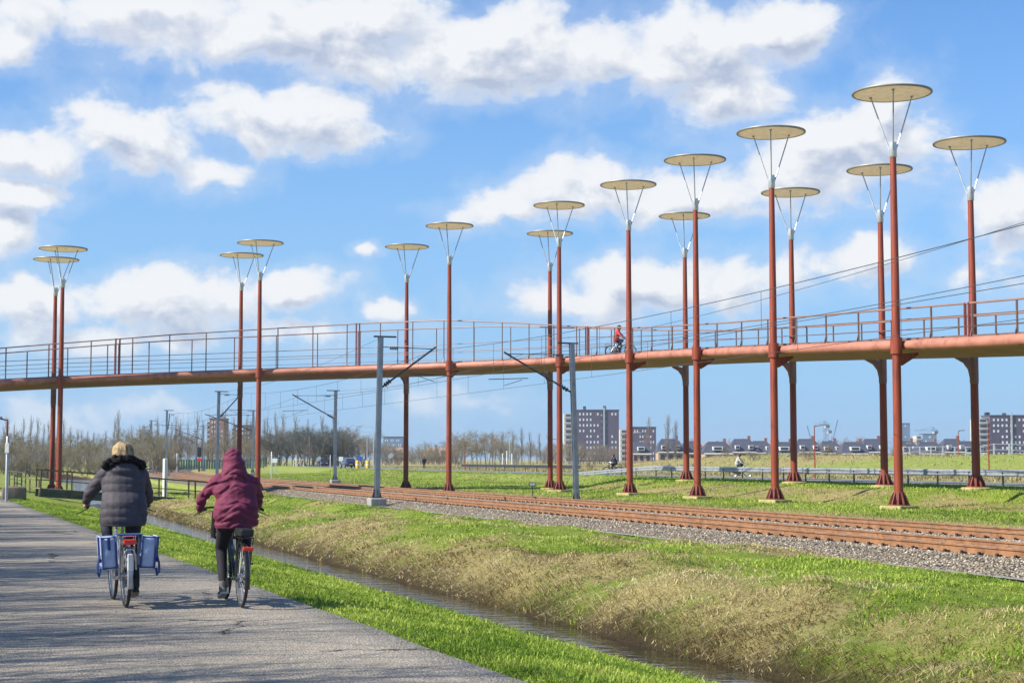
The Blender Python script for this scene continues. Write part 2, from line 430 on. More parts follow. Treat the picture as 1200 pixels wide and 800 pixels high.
def v2q(v, u):
    v = np.asarray(v, float); u = np.asarray(u, float); v, u = np.broadcast_arrays(v, u)
    K = vknots(u); i = np.clip((v[..., None] >= K).sum(-1) - 1, 0, len(QK) - 2)
    k0 = np.take_along_axis(K, i[..., None], -1)[..., 0]; k1 = np.take_along_axis(K, i[..., None] + 1, -1)[..., 0]
    return QK[i] + (QK[i + 1] - QK[i]) * (v - k0) / (k1 - k0)
# value noise
_rng = np.random.RandomState(7); _T = _rng.rand(256, 256)
def vnoise(x, y, f):
    x = np.asarray(x) * f; y = np.asarray(y) * f
    xi = np.floor(x).astype(int); yi = np.floor(y).astype(int); fx = x - xi; fy = y - yi
    fx = fx * fx * (3 - 2 * fx); fy = fy * fy * (3 - 2 * fy)
    g = lambda a, b: _T[a & 255, b & 255]
    return (g(xi, yi) * (1 - fx) + g(xi + 1, yi) * fx) * (1 - fy) + (g(xi, yi + 1) * (1 - fx) + g(xi + 1, yi + 1) * fx) * fy
def fbm(x, y, f, o=4):
    s = 0; a = .5; t = 0
    for i in range(o): s = s + a * vnoise(np.asarray(x) + 17.3 * i, np.asarray(y) - 9.1 * i, f * 2 ** i); t += a; a *= .5
    return s / t
ZQ = np.array([(-3000, -.1), (-60, -.2), (-12, -.15), (-3, -.08), (-.6, -.035), (4.36, -.03), (4.7, -.02), (5.4, -.14), (6.6, -.40), (7.75, -.70), (8.2, -.80), (8.38, -1.0),
      (8.65, -1.3), (9.0, -1.35), (9.15, -1.2), (9.30, -.86), (9.5, -.62), (10.1, -.36), (10.8, -.19), (11.6, -.13), (12.8, -.16), (14.4, -.25), (16.4, -.42), (17.75, -.56),
      (18.7, -.34), (26.4, -.34), (27.4, -.48), (28.6, -.33), (31, -.22), (33.2, -.18), (35.2, .12), (36.8, .36), (46, .32), (47.2, .28), (55.2, .28), (57, .22), (66, .25), (4000, .1)])
def straw_amt(q, u):
    q = np.asarray(q, float); x, y = uv2xy(np.asarray(u, float), q)
    n = fbm(x * 1.0, y * 1.0, .35, 4); n2 = fbm(x + 90, y - 30, 1.1, 3)
    bank = ss(q, 8.9, 9.2) * (1 - ss(q, 17, 18)) * (.66 - .54 * ss(q, 10.5, 12.4))
    s = bank + (n - .5) * 1.8 * ss(q, 8.9, 9.3) * (1 - ss(q, 17, 18)) + (n2 - .5) * .6 * ss(q, 8.9, 9.3) * (1 - ss(q, 17, 18))
    s = s + ss(q, 33, 33.8) * (1 - ss(q, 36.0, 37.0)) * (.62 + (n - .5) * 1.6) * (1 - ss(u, 84, 100))
    s = s + ss(q, 27, 27.6) * (1 - ss(q, 28.6, 31)) * .65 + ss(q, 30, 31) * (1 - ss(q, 33.5, 34)) * (n2 - .35) * .8
    s = s + ss(q, 37, 38) * (1 - ss(q, 45, 47)) * (n - .5) * .5 + ss(u, 90, 110) * ss(q, 27, 30) * (1 - ss(q, 46, 48)) * (.22 + (n - .5) * 1.2)
    s = s + ss(q, 55.5, 60) * (.66 + (n - .5) * 1.0 + (n2 - .5) * .5) * (1 - .75 * ss(q, 70, 80) * ss(u, 60, 100) * (1 - ss(u, 132, 150)))
    s = s + (1 - ss(q, -1.2, -.6)) * (n - .35) * .8
    return np.clip(s, 0, 1)
WATER_Z = -.855
def ground_z(q, u, rough=True):
    q = np.asarray(q, float); u = np.asarray(u, float); q, u = np.broadcast_arrays(q, u)
    bs = ss(u, 84, 108) * 9.0                                  # the road bank draws back beyond the posts
    qe = np.where((q > 29) & (q < 57), np.where(q < 29 + bs, 29, 29 + (q - 29 - bs) * 28 / np.maximum(28 - bs, 1e-3)), q)
    z = np.interp(qe, ZQ[:, 0], ZQ[:, 1])
    z = np.where((q > 8.25) & (q < 9.3), np.maximum(z, -.79 - .63 * (1 - ss(u, 195, 205))), z)     # the ditch ends behind the pond
    md = ss(q, 74, 92) * (1 - ss(q, 125, 190)) * (1 - ss(u, 190, 240)) * ss(u, 60, 105)
    z = z + md * (1.75 + .7 * (fbm(q, u, .05, 3) - .4))
    lh = (1 - ss(q, -60, -25)) * ss(u, 110, 150) * (1 - ss(u, 210, 300))
    z = z + lh * 1.2
    z = z - ss(u, 40, 66) * .48 * ss(q, 9.4, 10.2) * (1 - ss(q, 15.5, 17))
    if rough:
        x, y = uv2xy(u, q)
        bank = ss(q, 9.1, 9.6) * (1 - ss(q, 16.5, 17.7))
        z = z + bank * (.34 * (fbm(x, y, .5, 3) - .5) + .42 * np.clip(fbm(x + 40, y, 1.3, 3) - .45, -.2, .4) * (.4 + straw_amt(q, u)))
        lip = ss(q, 9.0, 9.15) * (1 - ss(q, 9.4, 10.2))
        z = z + lip * .20 * (fbm(x, y, 1.3, 3) - .5)
        vg = ss(q, 4.3, 5.2) * (1 - ss(q, 7.3, 7.8))
        z = z + vg * .10 * (fbm(x, y, .9, 3) - .5)
        far = ss(q, 28.2, 30) * (1 - ss(q, 45, 46.5))
        z = z + far * .10 * (fbm(x, y, .5, 3) - .5)
        slope = ss(q, 33.0, 34) * (1 - ss(q, 36.2, 37.5)) * (1 - ss(u, 84, 100))
        z = z - slope * .5 * np.clip(fbm(u * .8 + q * .55, q * .3, .33, 3) - .55, 0, 1) * 4
        wild = ss(q, 57, 64)
        z = z + wild * .30 * (fbm(x, y, .22, 4) - .5)
        left = 1 - ss(q, -2.5, -.8)
        z = z + left * .12 * (fbm(x, y, .6, 3) - .5)
    return z
def gz(x, y):
    u, v = xy2uv(x, y); return float(ground_z(v2q(v, u), u))
def soil_amt(q, u):
    q = np.asarray(q, float); x, y = uv2xy(np.asarray(u, float), q)
    n = fbm(x, y, 1.4, 3)
    return np.clip(ss(q, 8.25, 8.4) * (1 - ss(q, 9.3, 9.6 + .4 * n)), 0, 1)
# ground material
gm = bpy.data.materials.new('meadow_ground'); gm.use_nodes = True; t = gm.node_tree; g = NT(t); b = t.nodes['Principled BSDF']
pos = g.n('ShaderNodeNewGeometry').outputs['Position']
at1 = g.n('ShaderNodeAttribute', attribute_name='straw').outputs['Fac']; at2 = g.n('ShaderNodeAttribute', attribute_name='soil').outputs['Fac']
n1 = g.noise(pos, .35, 6, .65); n2 = g.noise(pos, 2.2, 8, .75); n3 = g.noise(pos, 24, 4, .7)
grn = g.ramp(n2, [(.30, (.085, .155, .014)), (.5, (.20, .29, .03)), (.70, (.36, .41, .075))])
grn = g.mix(g.mr(n1, .38, .68), grn, (.27, .33, .055))
stw = g.ramp(n3, [(.25, (.13, .11, .035)), (.5, (.34, .29, .115)), (.75, (.52, .44, .22))])
sm = g.mr(g.m('ADD', at1, g.m('MULTIPLY_ADD', n2, .9, -.45)), .30, .72)
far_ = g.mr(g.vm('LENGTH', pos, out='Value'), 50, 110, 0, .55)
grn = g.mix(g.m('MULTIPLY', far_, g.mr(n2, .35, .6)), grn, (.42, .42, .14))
grn = g.mix(g.mr(n3, .35, .65, .0, .35), grn, (.11, .13, .025))
gc = g.mix(sm, grn, stw)
gc = g.mix(at2, gc, g.ramp(n3, [(.3, (.022, .016, .010)), (.7, (.07, .052, .028))]))
t.links.new(gc, b.inputs['Base Color']); b.inputs['Roughness'].default_value = .95; b.inputs['Specular IOR Level'].default_value = .15
bp = g.n('ShaderNodeBump'); bp.inputs['Strength'].default_value = .9; bp.inputs['Distance'].default_value = .12
t.links.new(g.m('ADD', g.noise(pos, 9, 6, .75), g.m('MULTIPLY', n1, .3)), bp.inputs['Height']); t.links.new(bp.outputs[0], b.inputs['Normal'])

def spaced(knots):
    out = [knots[0][0]]
    for (a, _), (bb, st) in zip(knots[:-1], knots[1:]):
        k = max(1, int(round((bb - a) / st))); out += list(a + (bb - a) * np.arange(1, k + 1) / k)
    return np.array(out)
US = spaced([(-60, 1), (-8, 4), (2, 1), (45, .34), (80, .7), (130, 1.6), (300, 6), (600, 25), (3600, 250)])
QS = spaced([(-2400, 1), (-300, 300), (-60, 24), (-12, 6), (-2, 1.2), (4.1, .8), (4.7, .2), (8.0, .3), (9.6, .11), (13, .24), (17.8, .4), (18.7, .3), (26.4, 2.5), (28.6, .4), (38, .42), (47, 1), (60, 1.6), (140, 3.2), (300, 12), (3200, 300)])
Ug, Qg = np.meshgrid(US, QS, indexing='ij')
Vg = q2v(Qg, Ug); X, Y = uv2xy(Ug, Vg); Z = ground_z(Qg, Ug)
nu, nq = Ug.shape; idx = np.arange(nu * nq).reshape(nu, nq)
FC = np.stack([idx[:-1, :-1], idx[:-1, 1:], idx[1:, 1:], idx[1:, :-1]], -1).reshape(-1, 4)[:, ::-1]
tag(np_mesh('ground', np.stack([X, Y, Z], -1).reshape(-1, 3), FC, gm, {'straw': straw_amt(Qg, Ug).ravel(), 'soil': soil_amt(Qg, Ug).ravel()}, smooth=True), kind='structure')

def strip(name, q0, q1, u0, u1, dz, mt, du=2.0, nq_=6, zfun=None):
    us = np.arange(u0, u1 + du, du); qs = np.linspace(q0, q1, nq_)
    U, Q = np.meshgrid(us, qs, indexing='ij'); V = q2v(Q, U); x, y = uv2xy(U, V)
    z = (ground_z(Q, U, False) if zfun is None else zfun(Q, U)) + dz
    i = np.arange(U.size).reshape(U.shape)
    f = np.stack([i[:-1, :-1], i[:-1, 1:], i[1:, 1:], i[1:, :-1]], -1).reshape(-1, 4)[:, ::-1]
    return np_mesh(name, np.stack([x, y, z], -1).reshape(-1, 3), f, mt, smooth=True)
# bike path asphalt
pm = bpy.data.materials.new('coarse_path_asphalt'); pm.use_nodes = True; t = pm.node_tree; g = NT(t); b = t.nodes['Principled BSDF']
pos = g.n('ShaderNodeNewGeometry').outputs['Position']
vo = g.n('ShaderNodeTexVoronoi'); vo.feature = 'F1'; t.links.new(pos, vo.inputs['Vector']); vo.inputs['Scale'].default_value = 55
agg = g.ramp(g.m('ADD', g.m('MULTIPLY', vo.outputs['Distance'], .42), g.m('MULTIPLY', g.noise(pos, 26, 6, .95), .68)), [(.22, (.060, .053, .044)), (.48, (.225, .200, .165)), (.72, (.50, .445, .36))])
big = g.mix(g.mr(g.noise(pos, .5, 5, .7), .3, .7), (.86, .86, .86), (1.12, 1.10, 1.06))
pc = g.mix(1.0, agg, big, 'MULTIPLY')
worn = g.mr(g.noise(pos, 7, 6, .8), .56, .74)
pc = g.mix(g.m('MULTIPLY', worn, .4), pc, (.33, .31, .28))
v2 = g.n('ShaderNodeTexVoronoi'); v2.feature = 'DISTANCE_TO_EDGE'; v2.inputs['Scale'].default_value = .42
t.links.new(g.vm('ADD', pos, g.vm('MULTIPLY', g.noise(pos, 2.5, 5, .7, out='Color'), (.5, .5, .5))), v2.inputs['Vector'])
pc = g.mix(g.m('MULTIPLY', g.mr(v2.outputs['Distance'], .003, .012, 1, 0), g.mr(g.noise(pos, .25, 3), .5, .56)), pc, (.03, .028, .025))
t.links.new(pc, b.inputs['Base Color']); b.inputs['Roughness'].default_value = .88; b.inputs['Specular IOR Level'].default_value = .3
bp = g.n('ShaderNodeBump'); bp.inputs['Strength'].default_value = .8; bp.inputs['Distance'].default_value = .012
t.links.new(g.m('ADD', vo.outputs['Distance'], g.noise(pos, 40, 4, .7)), bp.inputs['Height']); t.links.new(bp.outputs[0], b.inputs['Normal'])
us = np.arange(-40, 260, .5); qs = np.array([-.35, -.30, 0, .8, 1.6, 2.4, 3.2, 3.9, 4.34, 4.41])
U, Q = np.meshgrid(us, qs, indexing='ij')
edge = .07 * (fbm(U, U * 0 + 3, 1.1, 4) - .5)
Q2 = np.where(Q > 4.2, Q + 1.6 * edge, Q); V = q2v(Q2, U); x, y = uv2xy(U, V)
z = np.where((Q > 4.4) | (Q < -.33), -.06, 0.0) + .01 * (1 - ((Q - 2) / 2.2) ** 2)
i = np.arange(U.size).reshape(U.shape)
f = np.stack([i[:-1, :-1], i[:-1, 1:], i[1:, 1:], i[1:, :-1]], -1).reshape(-1, 4)[:, ::-1]
tag(np_mesh('bike_path', np.stack([x, y, z], -1).reshape(-1, 3), f, pm), kind='structure')
# road on the bank
tag(strip('road', 47.6, 54.8, 20, 420, .03, M['asphalt_road'], 4, 4), kind='structure')
mb = strip('road_edge_marking', 48.0, 48.15, 20, 420, .036, M['white_paint'], 4, 2); tag(mb, kind='structure')
mb = strip('road_edge_marking', 54.2, 54.35, 20, 420, .036, M['white_paint'], 4, 2); tag(mb, kind='structure')
# water
wm = bpy.data.materials.new('ditch_water'); wm.use_nodes = True; t = wm.node_tree; g = NT(t); b = t.nodes['Principled BSDF']
pos = g.n('ShaderNodeNewGeometry').outputs['Position']
b.inputs['Base Color'].default_value = (.03, .028, .016, 1); b.inputs['Roughness'].default_value = .05; b.inputs['IOR'].default_value = 1.9
b.inputs['Specular IOR Level'].default_value = .8
bp = g.n('ShaderNodeBump'); bp.inputs['Strength'].default_value = 1.0; bp.inputs['Distance'].default_value = .030
t.links.new(g.noise(g.vm('MULTIPLY', pos, (1, 1, 1)), 4, 3, .5), bp.inputs['Height']); t.links.new(bp.outputs[0], b.inputs['Normal'])
us = np.arange(-50, 206, 3.0); U, Q = np.meshgrid(us, np.array([7.7, 8.3, 8.6, 8.9, 9.45]), indexing='ij')
V = q2v(Q, U); x, y = uv2xy(U, V); i = np.arange(U.size).reshape(U.shape)
f = np.stack([i[:-1, :-1], i[:-1, 1:], i[1:, 1:], i[1:, :-1]], -1).reshape(-1, 4)[:, ::-1]
tag(np_mesh('ditch_water', np.stack([x, y, 0 * x + WATER_Z], -1).reshape(-1, 3), f, wm), kind='structure')
# ballast bed
bm_ = bpy.data.materials.new('ballast_gravel'); bm_.use_nodes = True; t = bm_.node_tree; g = NT(t); b = t.nodes['Principled BSDF']
pos = g.n('ShaderNodeNewGeometry').outputs['Position']
vo = g.n('ShaderNodeTexVoronoi'); t.links.new(pos, vo.inputs['Vector']); vo.inputs['Scale'].default_value = 17
st = g.ramp(g.m('FRACT', g.m('MULTIPLY', vo.outputs['Color'], 3.7)), [(0, (.15, .122, .088)), (.5, (.33, .28, .205)), (1, (.52, .455, .35))])
st = g.mix(g.mr(g.noise(pos, .6, 4, .6), .4, .7), st, g.mix(.5, st, (.30, .22, .15)))
st = g.mix(g.mr(vo.outputs['Distance'], .35, .7), st, (.04, .035, .03))
t.links.new(st, b.inputs['Base Color']); b.inputs['Roughness'].default_value = .95; b.inputs['Specular IOR Level'].default_value = .2
bp = g.n('ShaderNodeBump'); bp.invert = True; bp.inputs['Strength'].default_value = 1; bp.inputs['Distance'].default_value = .05
t.links.new(vo.outputs['Distance'], bp.inputs['Height']); t.links.new(bp.outputs[0], b.inputs['Normal'])
tag(strip('ballast_bed', 17.75, 27.5, -20, 420, .025, bm_, 1.5, 40), kind='structure')
# loose stones on the ballast (real chippings)
sm_ = bpy.data.materials.new('ballast_chippings'); sm_.use_nodes = True; t = sm_.node_tree; g = NT(t); b = t.nodes['Principled BSDF']
rv = g.n('ShaderNodeAttribute', attribute_name='rnd').outputs['Fac']
t.links.new(g.ramp(rv, [(0, (.13, .105, .075)), (.45, (.31, .26, .19)), (.8, (.45, .39, .295)), (1, (.60, .53, .42))]), b.inputs['Base Color']); b.inputs['Roughness'].default_value = .95
rs = np.random.RandomState(3)
OCT = np.array([(1, 0, 0), (0, 1, 0), (-1, 0, 0), (0, -1, 0), (0, 0, 1), (0, 0, -1)], float)
OF = np.array([(0, 1, 4), (1, 2, 4), (2, 3, 4), (3, 0, 4), (1, 0, 5), (2, 1, 5), (3, 2, 5), (0, 3, 5)])
def stones(nm, n, q0, q1, u0, u1, smin, smax):
    pw = rs.rand(n) ** 1.5; u = u0 + (u1 - u0) * pw; q = q0 + (q1 - q0) * rs.rand(n)
    v = q2v(q, u); x, y = uv2xy(u, v); z = ground_z(q, u, False) + .03
    s = smin + (smax - smin) * rs.rand(n) ** 2
    V = OCT[None] * (.6 + .8 * rs.rand(n, 6, 1)) * s[:, None, None]
    a = rs.rand(n) * 6.28; tl = (rs.rand(n) - .5) * 1.6
    ca, sa = np.cos(a)[:, None], np.sin(a)[:, None]; ct, st_ = np.cos(tl)[:, None], np.sin(tl)[:, None]
    vx, vy, vz = V[..., 0], V[..., 1], V[..., 2] * .75
    vx, vz = vx * ct - vz * st_, vx * st_ + vz * ct
    vx, vy = vx * ca - vy * sa, vx * sa + vy * ca
    P = np.stack([vx + x[:, None], vy + y[:, None], vz + z[:, None]], -1).reshape(-1, 3)
    f = (OF[None] + 6 * np.arange(n)[:, None, None]).reshape(-1, 3)
    o = np_mesh(nm, P, f, sm_, {'rnd': np.repeat(rs.rand(n), 6)}); tag(o, 'loose grey and tan stone chippings heaped along the railway tracks', 'ballast', kind='stuff')
stones('ballast_stones', 75000, 17.7, 27.4, 15, 105, .014, .042)
# pale edging strip at the foot of the ballast
kb = strip('ballast_edging', 17.52, 17.70, -20, 130, .05, M['concrete'], 1.0, 2, lambda q, u: ground_z(17.6 + 0 * q, u, False)); tag(kb, kind='structure')

# ------------------------------------------------------------------ grass blades
def blade_mat(name, lo, mid, hi):
    m = bpy.data.materials.new(name); m.use_nodes = True; t = m.node_tree; g = NT(t); b = t.nodes['Principled BSDF']
    rv = g.n('ShaderNodeAttribute', attribute_name='rnd').outputs['Fac']
    t.links.new(g.ramp(rv, [(0, lo), (.5, mid), (1, hi)]), b.inputs['Base Color'])
    b.inputs['Roughness'].default_value = .6; b.inputs['Specular IOR Level'].default_value = .25
    tr = g.n('ShaderNodeBsdfTranslucent'); t.links.new(g.ramp(rv, [(0, lo), (.5, mid), (1, hi)]), tr.inputs[0])
    ms = g.n('ShaderNodeMixShader'); ms.inputs[0].default_value = .3
    t.links.new(b.outputs[0], ms.inputs[1]); t.links.new(tr.outputs[0], ms.inputs[2])
    t.links.new(ms.outputs[0], t.nodes['Material Output'].inputs[0]); return m
BG = blade_mat('fresh_grass_blade', (.085, .17, .014), (.26, .38, .038), (.46, .54, .10))
BS = blade_mat('dry_grass_blade', (.15, .115, .04), (.42, .33, .14), (.68, .58, .33))
BW = blade_mat('rough_grass_blade', (.16, .125, .055), (.34, .28, .13), (.46, .41, .24))
def blades(q, u, h, wd, lean, leandir=None, fold=.5):
    """one bent two-piece blade per root: returns verts (n*5,3) and triangles"""
    n = len(q); v = q2v(q, u); x, y = uv2xy(u, v); z = ground_z(q, u) - .01
    a = rs.rand(n) * 2 * PI if leandir is None else leandir
    ln = lean * (.3 + rs.rand(n)); hh = h * (.5 + .8 * rs.rand(n))
    fa = rs.rand(n) * PI; cx, cy = np.cos(fa) * wd / 2, np.sin(fa) * wd / 2
    dx, dy = np.cos(a), np.sin(a)
    m1 = hh * .55; o1 = ln * hh * .3; o2 = ln * hh
    top = hh * np.clip(1 - .55 * ln ** 2 * fold * 2, .08, 1)
    P = np.stack([np.stack([x - cx, y - cy, z], -1), np.stack([x + cx, y + cy, z], -1),
                  np.stack([x + dx * o1 - cx * .75, y + dy * o1 - cy * .75, z + m1], -1), np.stack([x + dx * o1 + cx * .75, y + dy * o1 + cy * .75, z + m1], -1),
                  np.stack([x + dx * o2, y + dy * o2, z + top], -1)], 1).reshape(-1, 3)
    f = (np.array([(0, 1, 3), (0, 3, 2), (2, 3, 4)])[None] + 5 * np.arange(n)[:, None, None]).reshape(-1, 3)
    return P, f
def scatter(n, q0, q1, u0, u1, pw=2.0):
    u = u0 + (u1 - u0) * rs.rand(n) ** pw; q = q0 + (q1 - q0) * rs.rand(n); return q, u
def grow(name, sets, mt, label, cat):
    Ps, Fs, Rs = [], [], []; o = 0
    for q, u, h, wd, lean, ld in sets:
        P, f = blades(q, u, h, wd, lean, ld); Ps.append(P); Fs.append(f + o); o += len(P)
        x, y = uv2xy(u, q); c = np.clip(.5 + (fbm(x, y, .5, 3) - .5) * 1.3 + (rs.rand(len(q)) - .5) * .9 + (fbm(x, y, 2.1, 2) - .5) * .8, 0, 1); Rs.append(np.repeat(c, 5))
    ob = np_mesh(name, np.concatenate(Ps), np.concatenate(Fs), mt, {'rnd': np.concatenate(Rs)}); tag(ob, label, cat, kind='stuff')
PI2 = 2 * PI
# verge between path and ditch
q, u = scatter(190000, 4.36, 8.4, 7, 75, 2.0); dcam = np.hypot(u, q)
sets = [(q, u, .030 + .065 * fbm(u, q, 1.0, 3), .0055 + .00033 * dcam, .9, None)]
q, u = scatter(17000, 4.12 , 4.62, 7, 60, 1.8); keep = rs.rand(len(q)) < np.clip((q - 4.10) * 2.4, .03, 1) * np.clip(fbm(u, q * 0, 1.3, 3) * 2.2 - .35, .05, 1); q, u = q[keep], u[keep]; sets.append((q, u, .07, .007 + .0003 * u, 1.2, None))
q, u = scatter(9000, 7.9, 8.4, 8, 80, 1.8); sets.append((q, u, .10, .009 + .0003 * u, 1.0, None))
grow('verge_grass', sets, BG, 'short bright green grass on the verge between bike path and ditch', 'grass')
# bank beyond the ditch: green where not straw
q, u = scatter(260000, 9.35, 17.6, 10, 110, 1.9); s = straw_amt(q, u); keep = rs.rand(len(q)) > s * 1.05
q, u = q[keep], u[keep]
grow('bank_grass', [(q, u, .02 + .16 * np.clip(fbm(u, q, 1.1, 3) - .25, 0, 1) ** 1.1, .008 + .0004 * u, 1.1, None)], BG, 'green grass growing on the bank between ditch and railway', 'grass')
q, u = scatter(300000, 9.3, 17.4, 10, 110, 1.9); s = straw_amt(q, u); keep = rs.rand(len(q)) < np.clip(s * 1.25 - .12, 0, 1)
q, u = q[keep], u[keep]; n = len(q)
down = math.atan2(-N_[1], -N_[0]); cl = fbm(u, q, .7, 2)
cd = fbm(u + 31, q - 7, 1.6, 2)
sets = [(q, u, .05 + .15 * (cl * cd) ** 1.1, .0055 + .00036 * u, 1.9, down + (cd - .5) * 22 + (rs.rand(n) - .5) * 2.6)]
q, u = scatter(9000, 9.36, 10.0, 12, 110, 1.9); n = len(q)
sets.append((q, u, .14, .006 + .00035 * u, 1.9, down + (rs.rand(n) - .5) * 1.6))
grow('dry_grass', sets, BS, 'matted straw coloured dead grass hanging over the far edge of the ditch', 'grass')
q, u = scatter(16000, 4.3, 8.3, 7, 70, 2.0); kk = fbm(u, q, .9, 3); keep = rs.rand(len(q)) < np.clip((kk - .38) * 3, .05, 1); q, u = q[keep], u[keep]
grow('withered_grass', [(q, u, .05, .006 + .0003 * u, 1.3, None)], BS, 'withered blades scattered through the green verge', 'grass')
# beyond the tracks
q, u = scatter(170000, 27.6, 46.5, 30, 210, 1.5); s = straw_amt(q, u); keep = rs.rand(len(q)) > s * .9; q, u = q[keep], u[keep]
grow('far_bank_grass', [(q, u, .05 + .12 * fbm(u, q, .8, 3), .018 + .00022 * u, .9, None)], BG, 'green grass around the feet of the lamp posts beyond the railway', 'grass')
q, u = scatter(90000, 27.5, 46, 30, 210, 1.4); s = straw_amt(q, u); keep = rs.rand(len(q)) < s; q, u = q[keep], u[keep]
q2, u2 = scatter(70000, 57, 125, 40, 300, 1.3); s = straw_amt(q2, u2); keep = rs.rand(len(q2)) < s + .12; q2, u2 = q2[keep], u2[keep]
grow('rough_grass', [(q, u, .12, .012 + .0002 * u, 1.3, None), (q2, u2, .26, .07, .9, None)], BW, 'pale rough grass and weeds on the bank and wild field beyond the road', 'grass')

# ------------------------------------------------------------------ railway tracks
RAIL_FOOT = -.30
def rail_prof():
    return [(-.075, 0), (.075, 0), (.075, .012), (.012, .035), (.010, .115), (.036, .130), (.036, .168), (-.036, .168), (-.036, .130), (-.010, .115), (-.012, .035), (-.075, .012)]
def sweep(vc, prof, u0, u1, zb, du=3.0):
    us = [u0 + i * du for i in range(int((u1 - u0) / du) + 1)]; rings = []
    for uu in us:
        ro = float(railoff(uu)); ro2 = float(railoff(uu + .5)); a = math.atan2(ro2 - ro, .5)
        rings.append([(*uv2xy(uu - px_ * math.sin(a), vc + ro + px_ * math.cos(a)), zb + pz) for px_, pz in prof])
    mb = MB(); mb.loft(rings); return mb
def sleeper_mesh():
    mb = MB()
    mb.prism([(-1.28, 0, -.18), (1.28, 0, -.18), (1.26, 0, 0), (-1.26, 0, 0)], (0, .26, 0)); me = mb.mesh('sleeper'); me.materials.append(M['sleeper']); me.materials.append(M['clip'])
    bm = bmesh.new(); bm.from_mesh(me)
    for s in (-.7525, .7525):
        for e in (-.115, .115):
            r = bmesh.ops.create_cube(bm, size=1)
            for q in r['verts']: q.co = Vector((s + e + q.co.x * .06, q.co.y * .09, .018 + q.co.z * .045))
            for fc in {f for q in r['verts'] for f in q.link_faces}: fc.material_index = 1
            r = bmesh.ops.create_cube(bm, size=1)
            for q in r['verts']: q.co = Vector((s + e * 1.55 + q.co.x * .04, q.co.y * .06, .035 + q.co.z * .06))
            for fc in {f for q in r['verts'] for f in q.link_faces}: fc.material_index = 1
    bm.to_mesh(me); bm.free(); return me
SLM = sleeper_mesh()
def make_track(vc, label):
    bx, by = uv2xy(60, vc)
    root = empty('railway_track', (0, 0, 0), 0, label, 'railway track', 'parallel railway tracks')
    for s in (-.7525, .7525):
        r = sweep(vc + s, rail_prof(), -18, 420, RAIL_FOOT).build('rail', M['rail'], root)
        sweep(vc + s, [(-.030, .1685), (.030, .1685), (.030, .171), (-.030, .171)], -18, 420, RAIL_FOOT).build('running_surface', M['rail_head'], r)
    rest = []; k = 0
    for i in range(0, 640):
        uu = 16 + i * .6
        ro = float(railoff(uu)); a = TH - math.atan2(float(railoff(uu + .5)) - ro, .5)
        x, y = uv2xy(uu, vc + ro)
        if i < 100:
            o = bpy.data.objects.new('sleeper', SLM); COL.objects.link(o); o.parent = root; o.location = (x, y, RAIL_FOOT - .006); o.rotation_euler = (0, 0, a)
        elif uu < 330:
            rest.append((x, y, a))
    V0 = np.array([q.co for q in SLM.vertices]); P = []; fs = []; mi = []
    polys = [list(p.vertices) for p in SLM.polygons]; pm_ = [p.material_index for p in SLM.polygons]
    for j, (x, y, a) in enumerate(rest):
        c, s = math.cos(a), math.sin(a)
        P.append(np.stack([V0[:, 0] * c - V0[:, 1] * s + x, V0[:, 0] * s + V0[:, 1] * c + y, V0[:, 2] + RAIL_FOOT - .006], -1))
        fs.append(np.array(polys) + j * len(V0)); mi += pm_
    o = np_mesh('far_sleepers', np.concatenate(P), np.concatenate(fs), M['sleeper']); o.parent = root; o['kind'] = 'stuff'
    o.data.materials.append(M['clip'])
    if len(o.data.polygons) == len(mi): o.data.polygons.foreach_set('material_index', mi)
VT1, VT2 = 20.15, 24.45
make_track(VT1, 'rusty railway track nearer the ditch, bordered by the open ballast slope')
make_track(VT2, 'rusty railway track farther from the ditch, along the lamp post side')
# ------------------------------------------------------------------ pixel helpers (survey of the photograph -> world positions)
def at(px, py, D):
    a = (px - 600.0) / F; b = (400.0 - py) / F; y = CP - b * SP; z = SP + b * CP
    return Vector((a * D / y, D, CH + z * D / y))
def gp(px, D, py=560):
    p = at(px, py, D); return Vector((p.x, p.y, gz(p.x, p.y)))
# ------------------------------------------------------------------ the cycle bridge
BV, BU, BR = 9.6, 79.8, 25.55          # arc centre (v,u) and radius of the centre line
S0 = 15.0; LS = BU - S0; LA = BR * PI / 2; LEFT = 38.0
SMAX = LS + LA + LEFT
def cl(s, off=0.0):
    """plan position and inward normal; off > 0 towards the outer (back) side"""
    if s <= LS: u, v, nu_, nv = S0 + s, BV + BR, 0.0, 1.0
    elif s <= LS + LA:
        a = (s - LS) / BR; u, v = BU + BR * math.sin(a), BV + BR * math.cos(a); nu_, nv = math.sin(a), math.cos(a)
    else: u, v, nu_, nv = BU + BR, BV - (s - LS - LA), 1.0, 0.0
    return uv2xy(u + nu_ * off, v + nv * off)
def yaw(s, off=0):
    a = cl(s - .05, off); b = cl(s + .05, off); return math.atan2(b[1] - a[1], b[0] - a[0])
NEAR = -2.75
def s_of_px(px, py, off):
    best = None
    for i in range(int(SMAX * 10)):
        s = i * .1; x, y = cl(s, off)
        if y < 5: continue
        b = (400 - py) / F; e = abs(x / y * (CP - b * SP) * F + 600 - px)
        if best is None or e < best[0]: best = (e, s)
    return best[1]
dk = [(1200, 392), (1048, 399.4), (905, 406), (817, 409), (734, 415), (655, 420), (525, 425), (302, 433), (200, 438.5), (69, 441.7), (0, 446)]
sd, zd = [], []
for px, py in dk:
    s = s_of_px(px, py, NEAR); x, y = cl(s, NEAR); sd.append(s); zd.append(at(px, py, y).z)
pf = np.polyfit(sd, zd, 4)
sl_, sr_ = min(sd), max(sd)
def zdeck(s):
    sc = min(max(s, sl_), sr_); z = np.polyval(pf, sc)
    if s != sc: z += np.polyval(np.polyder(pf), sc) * (s - sc)
    return float(z)
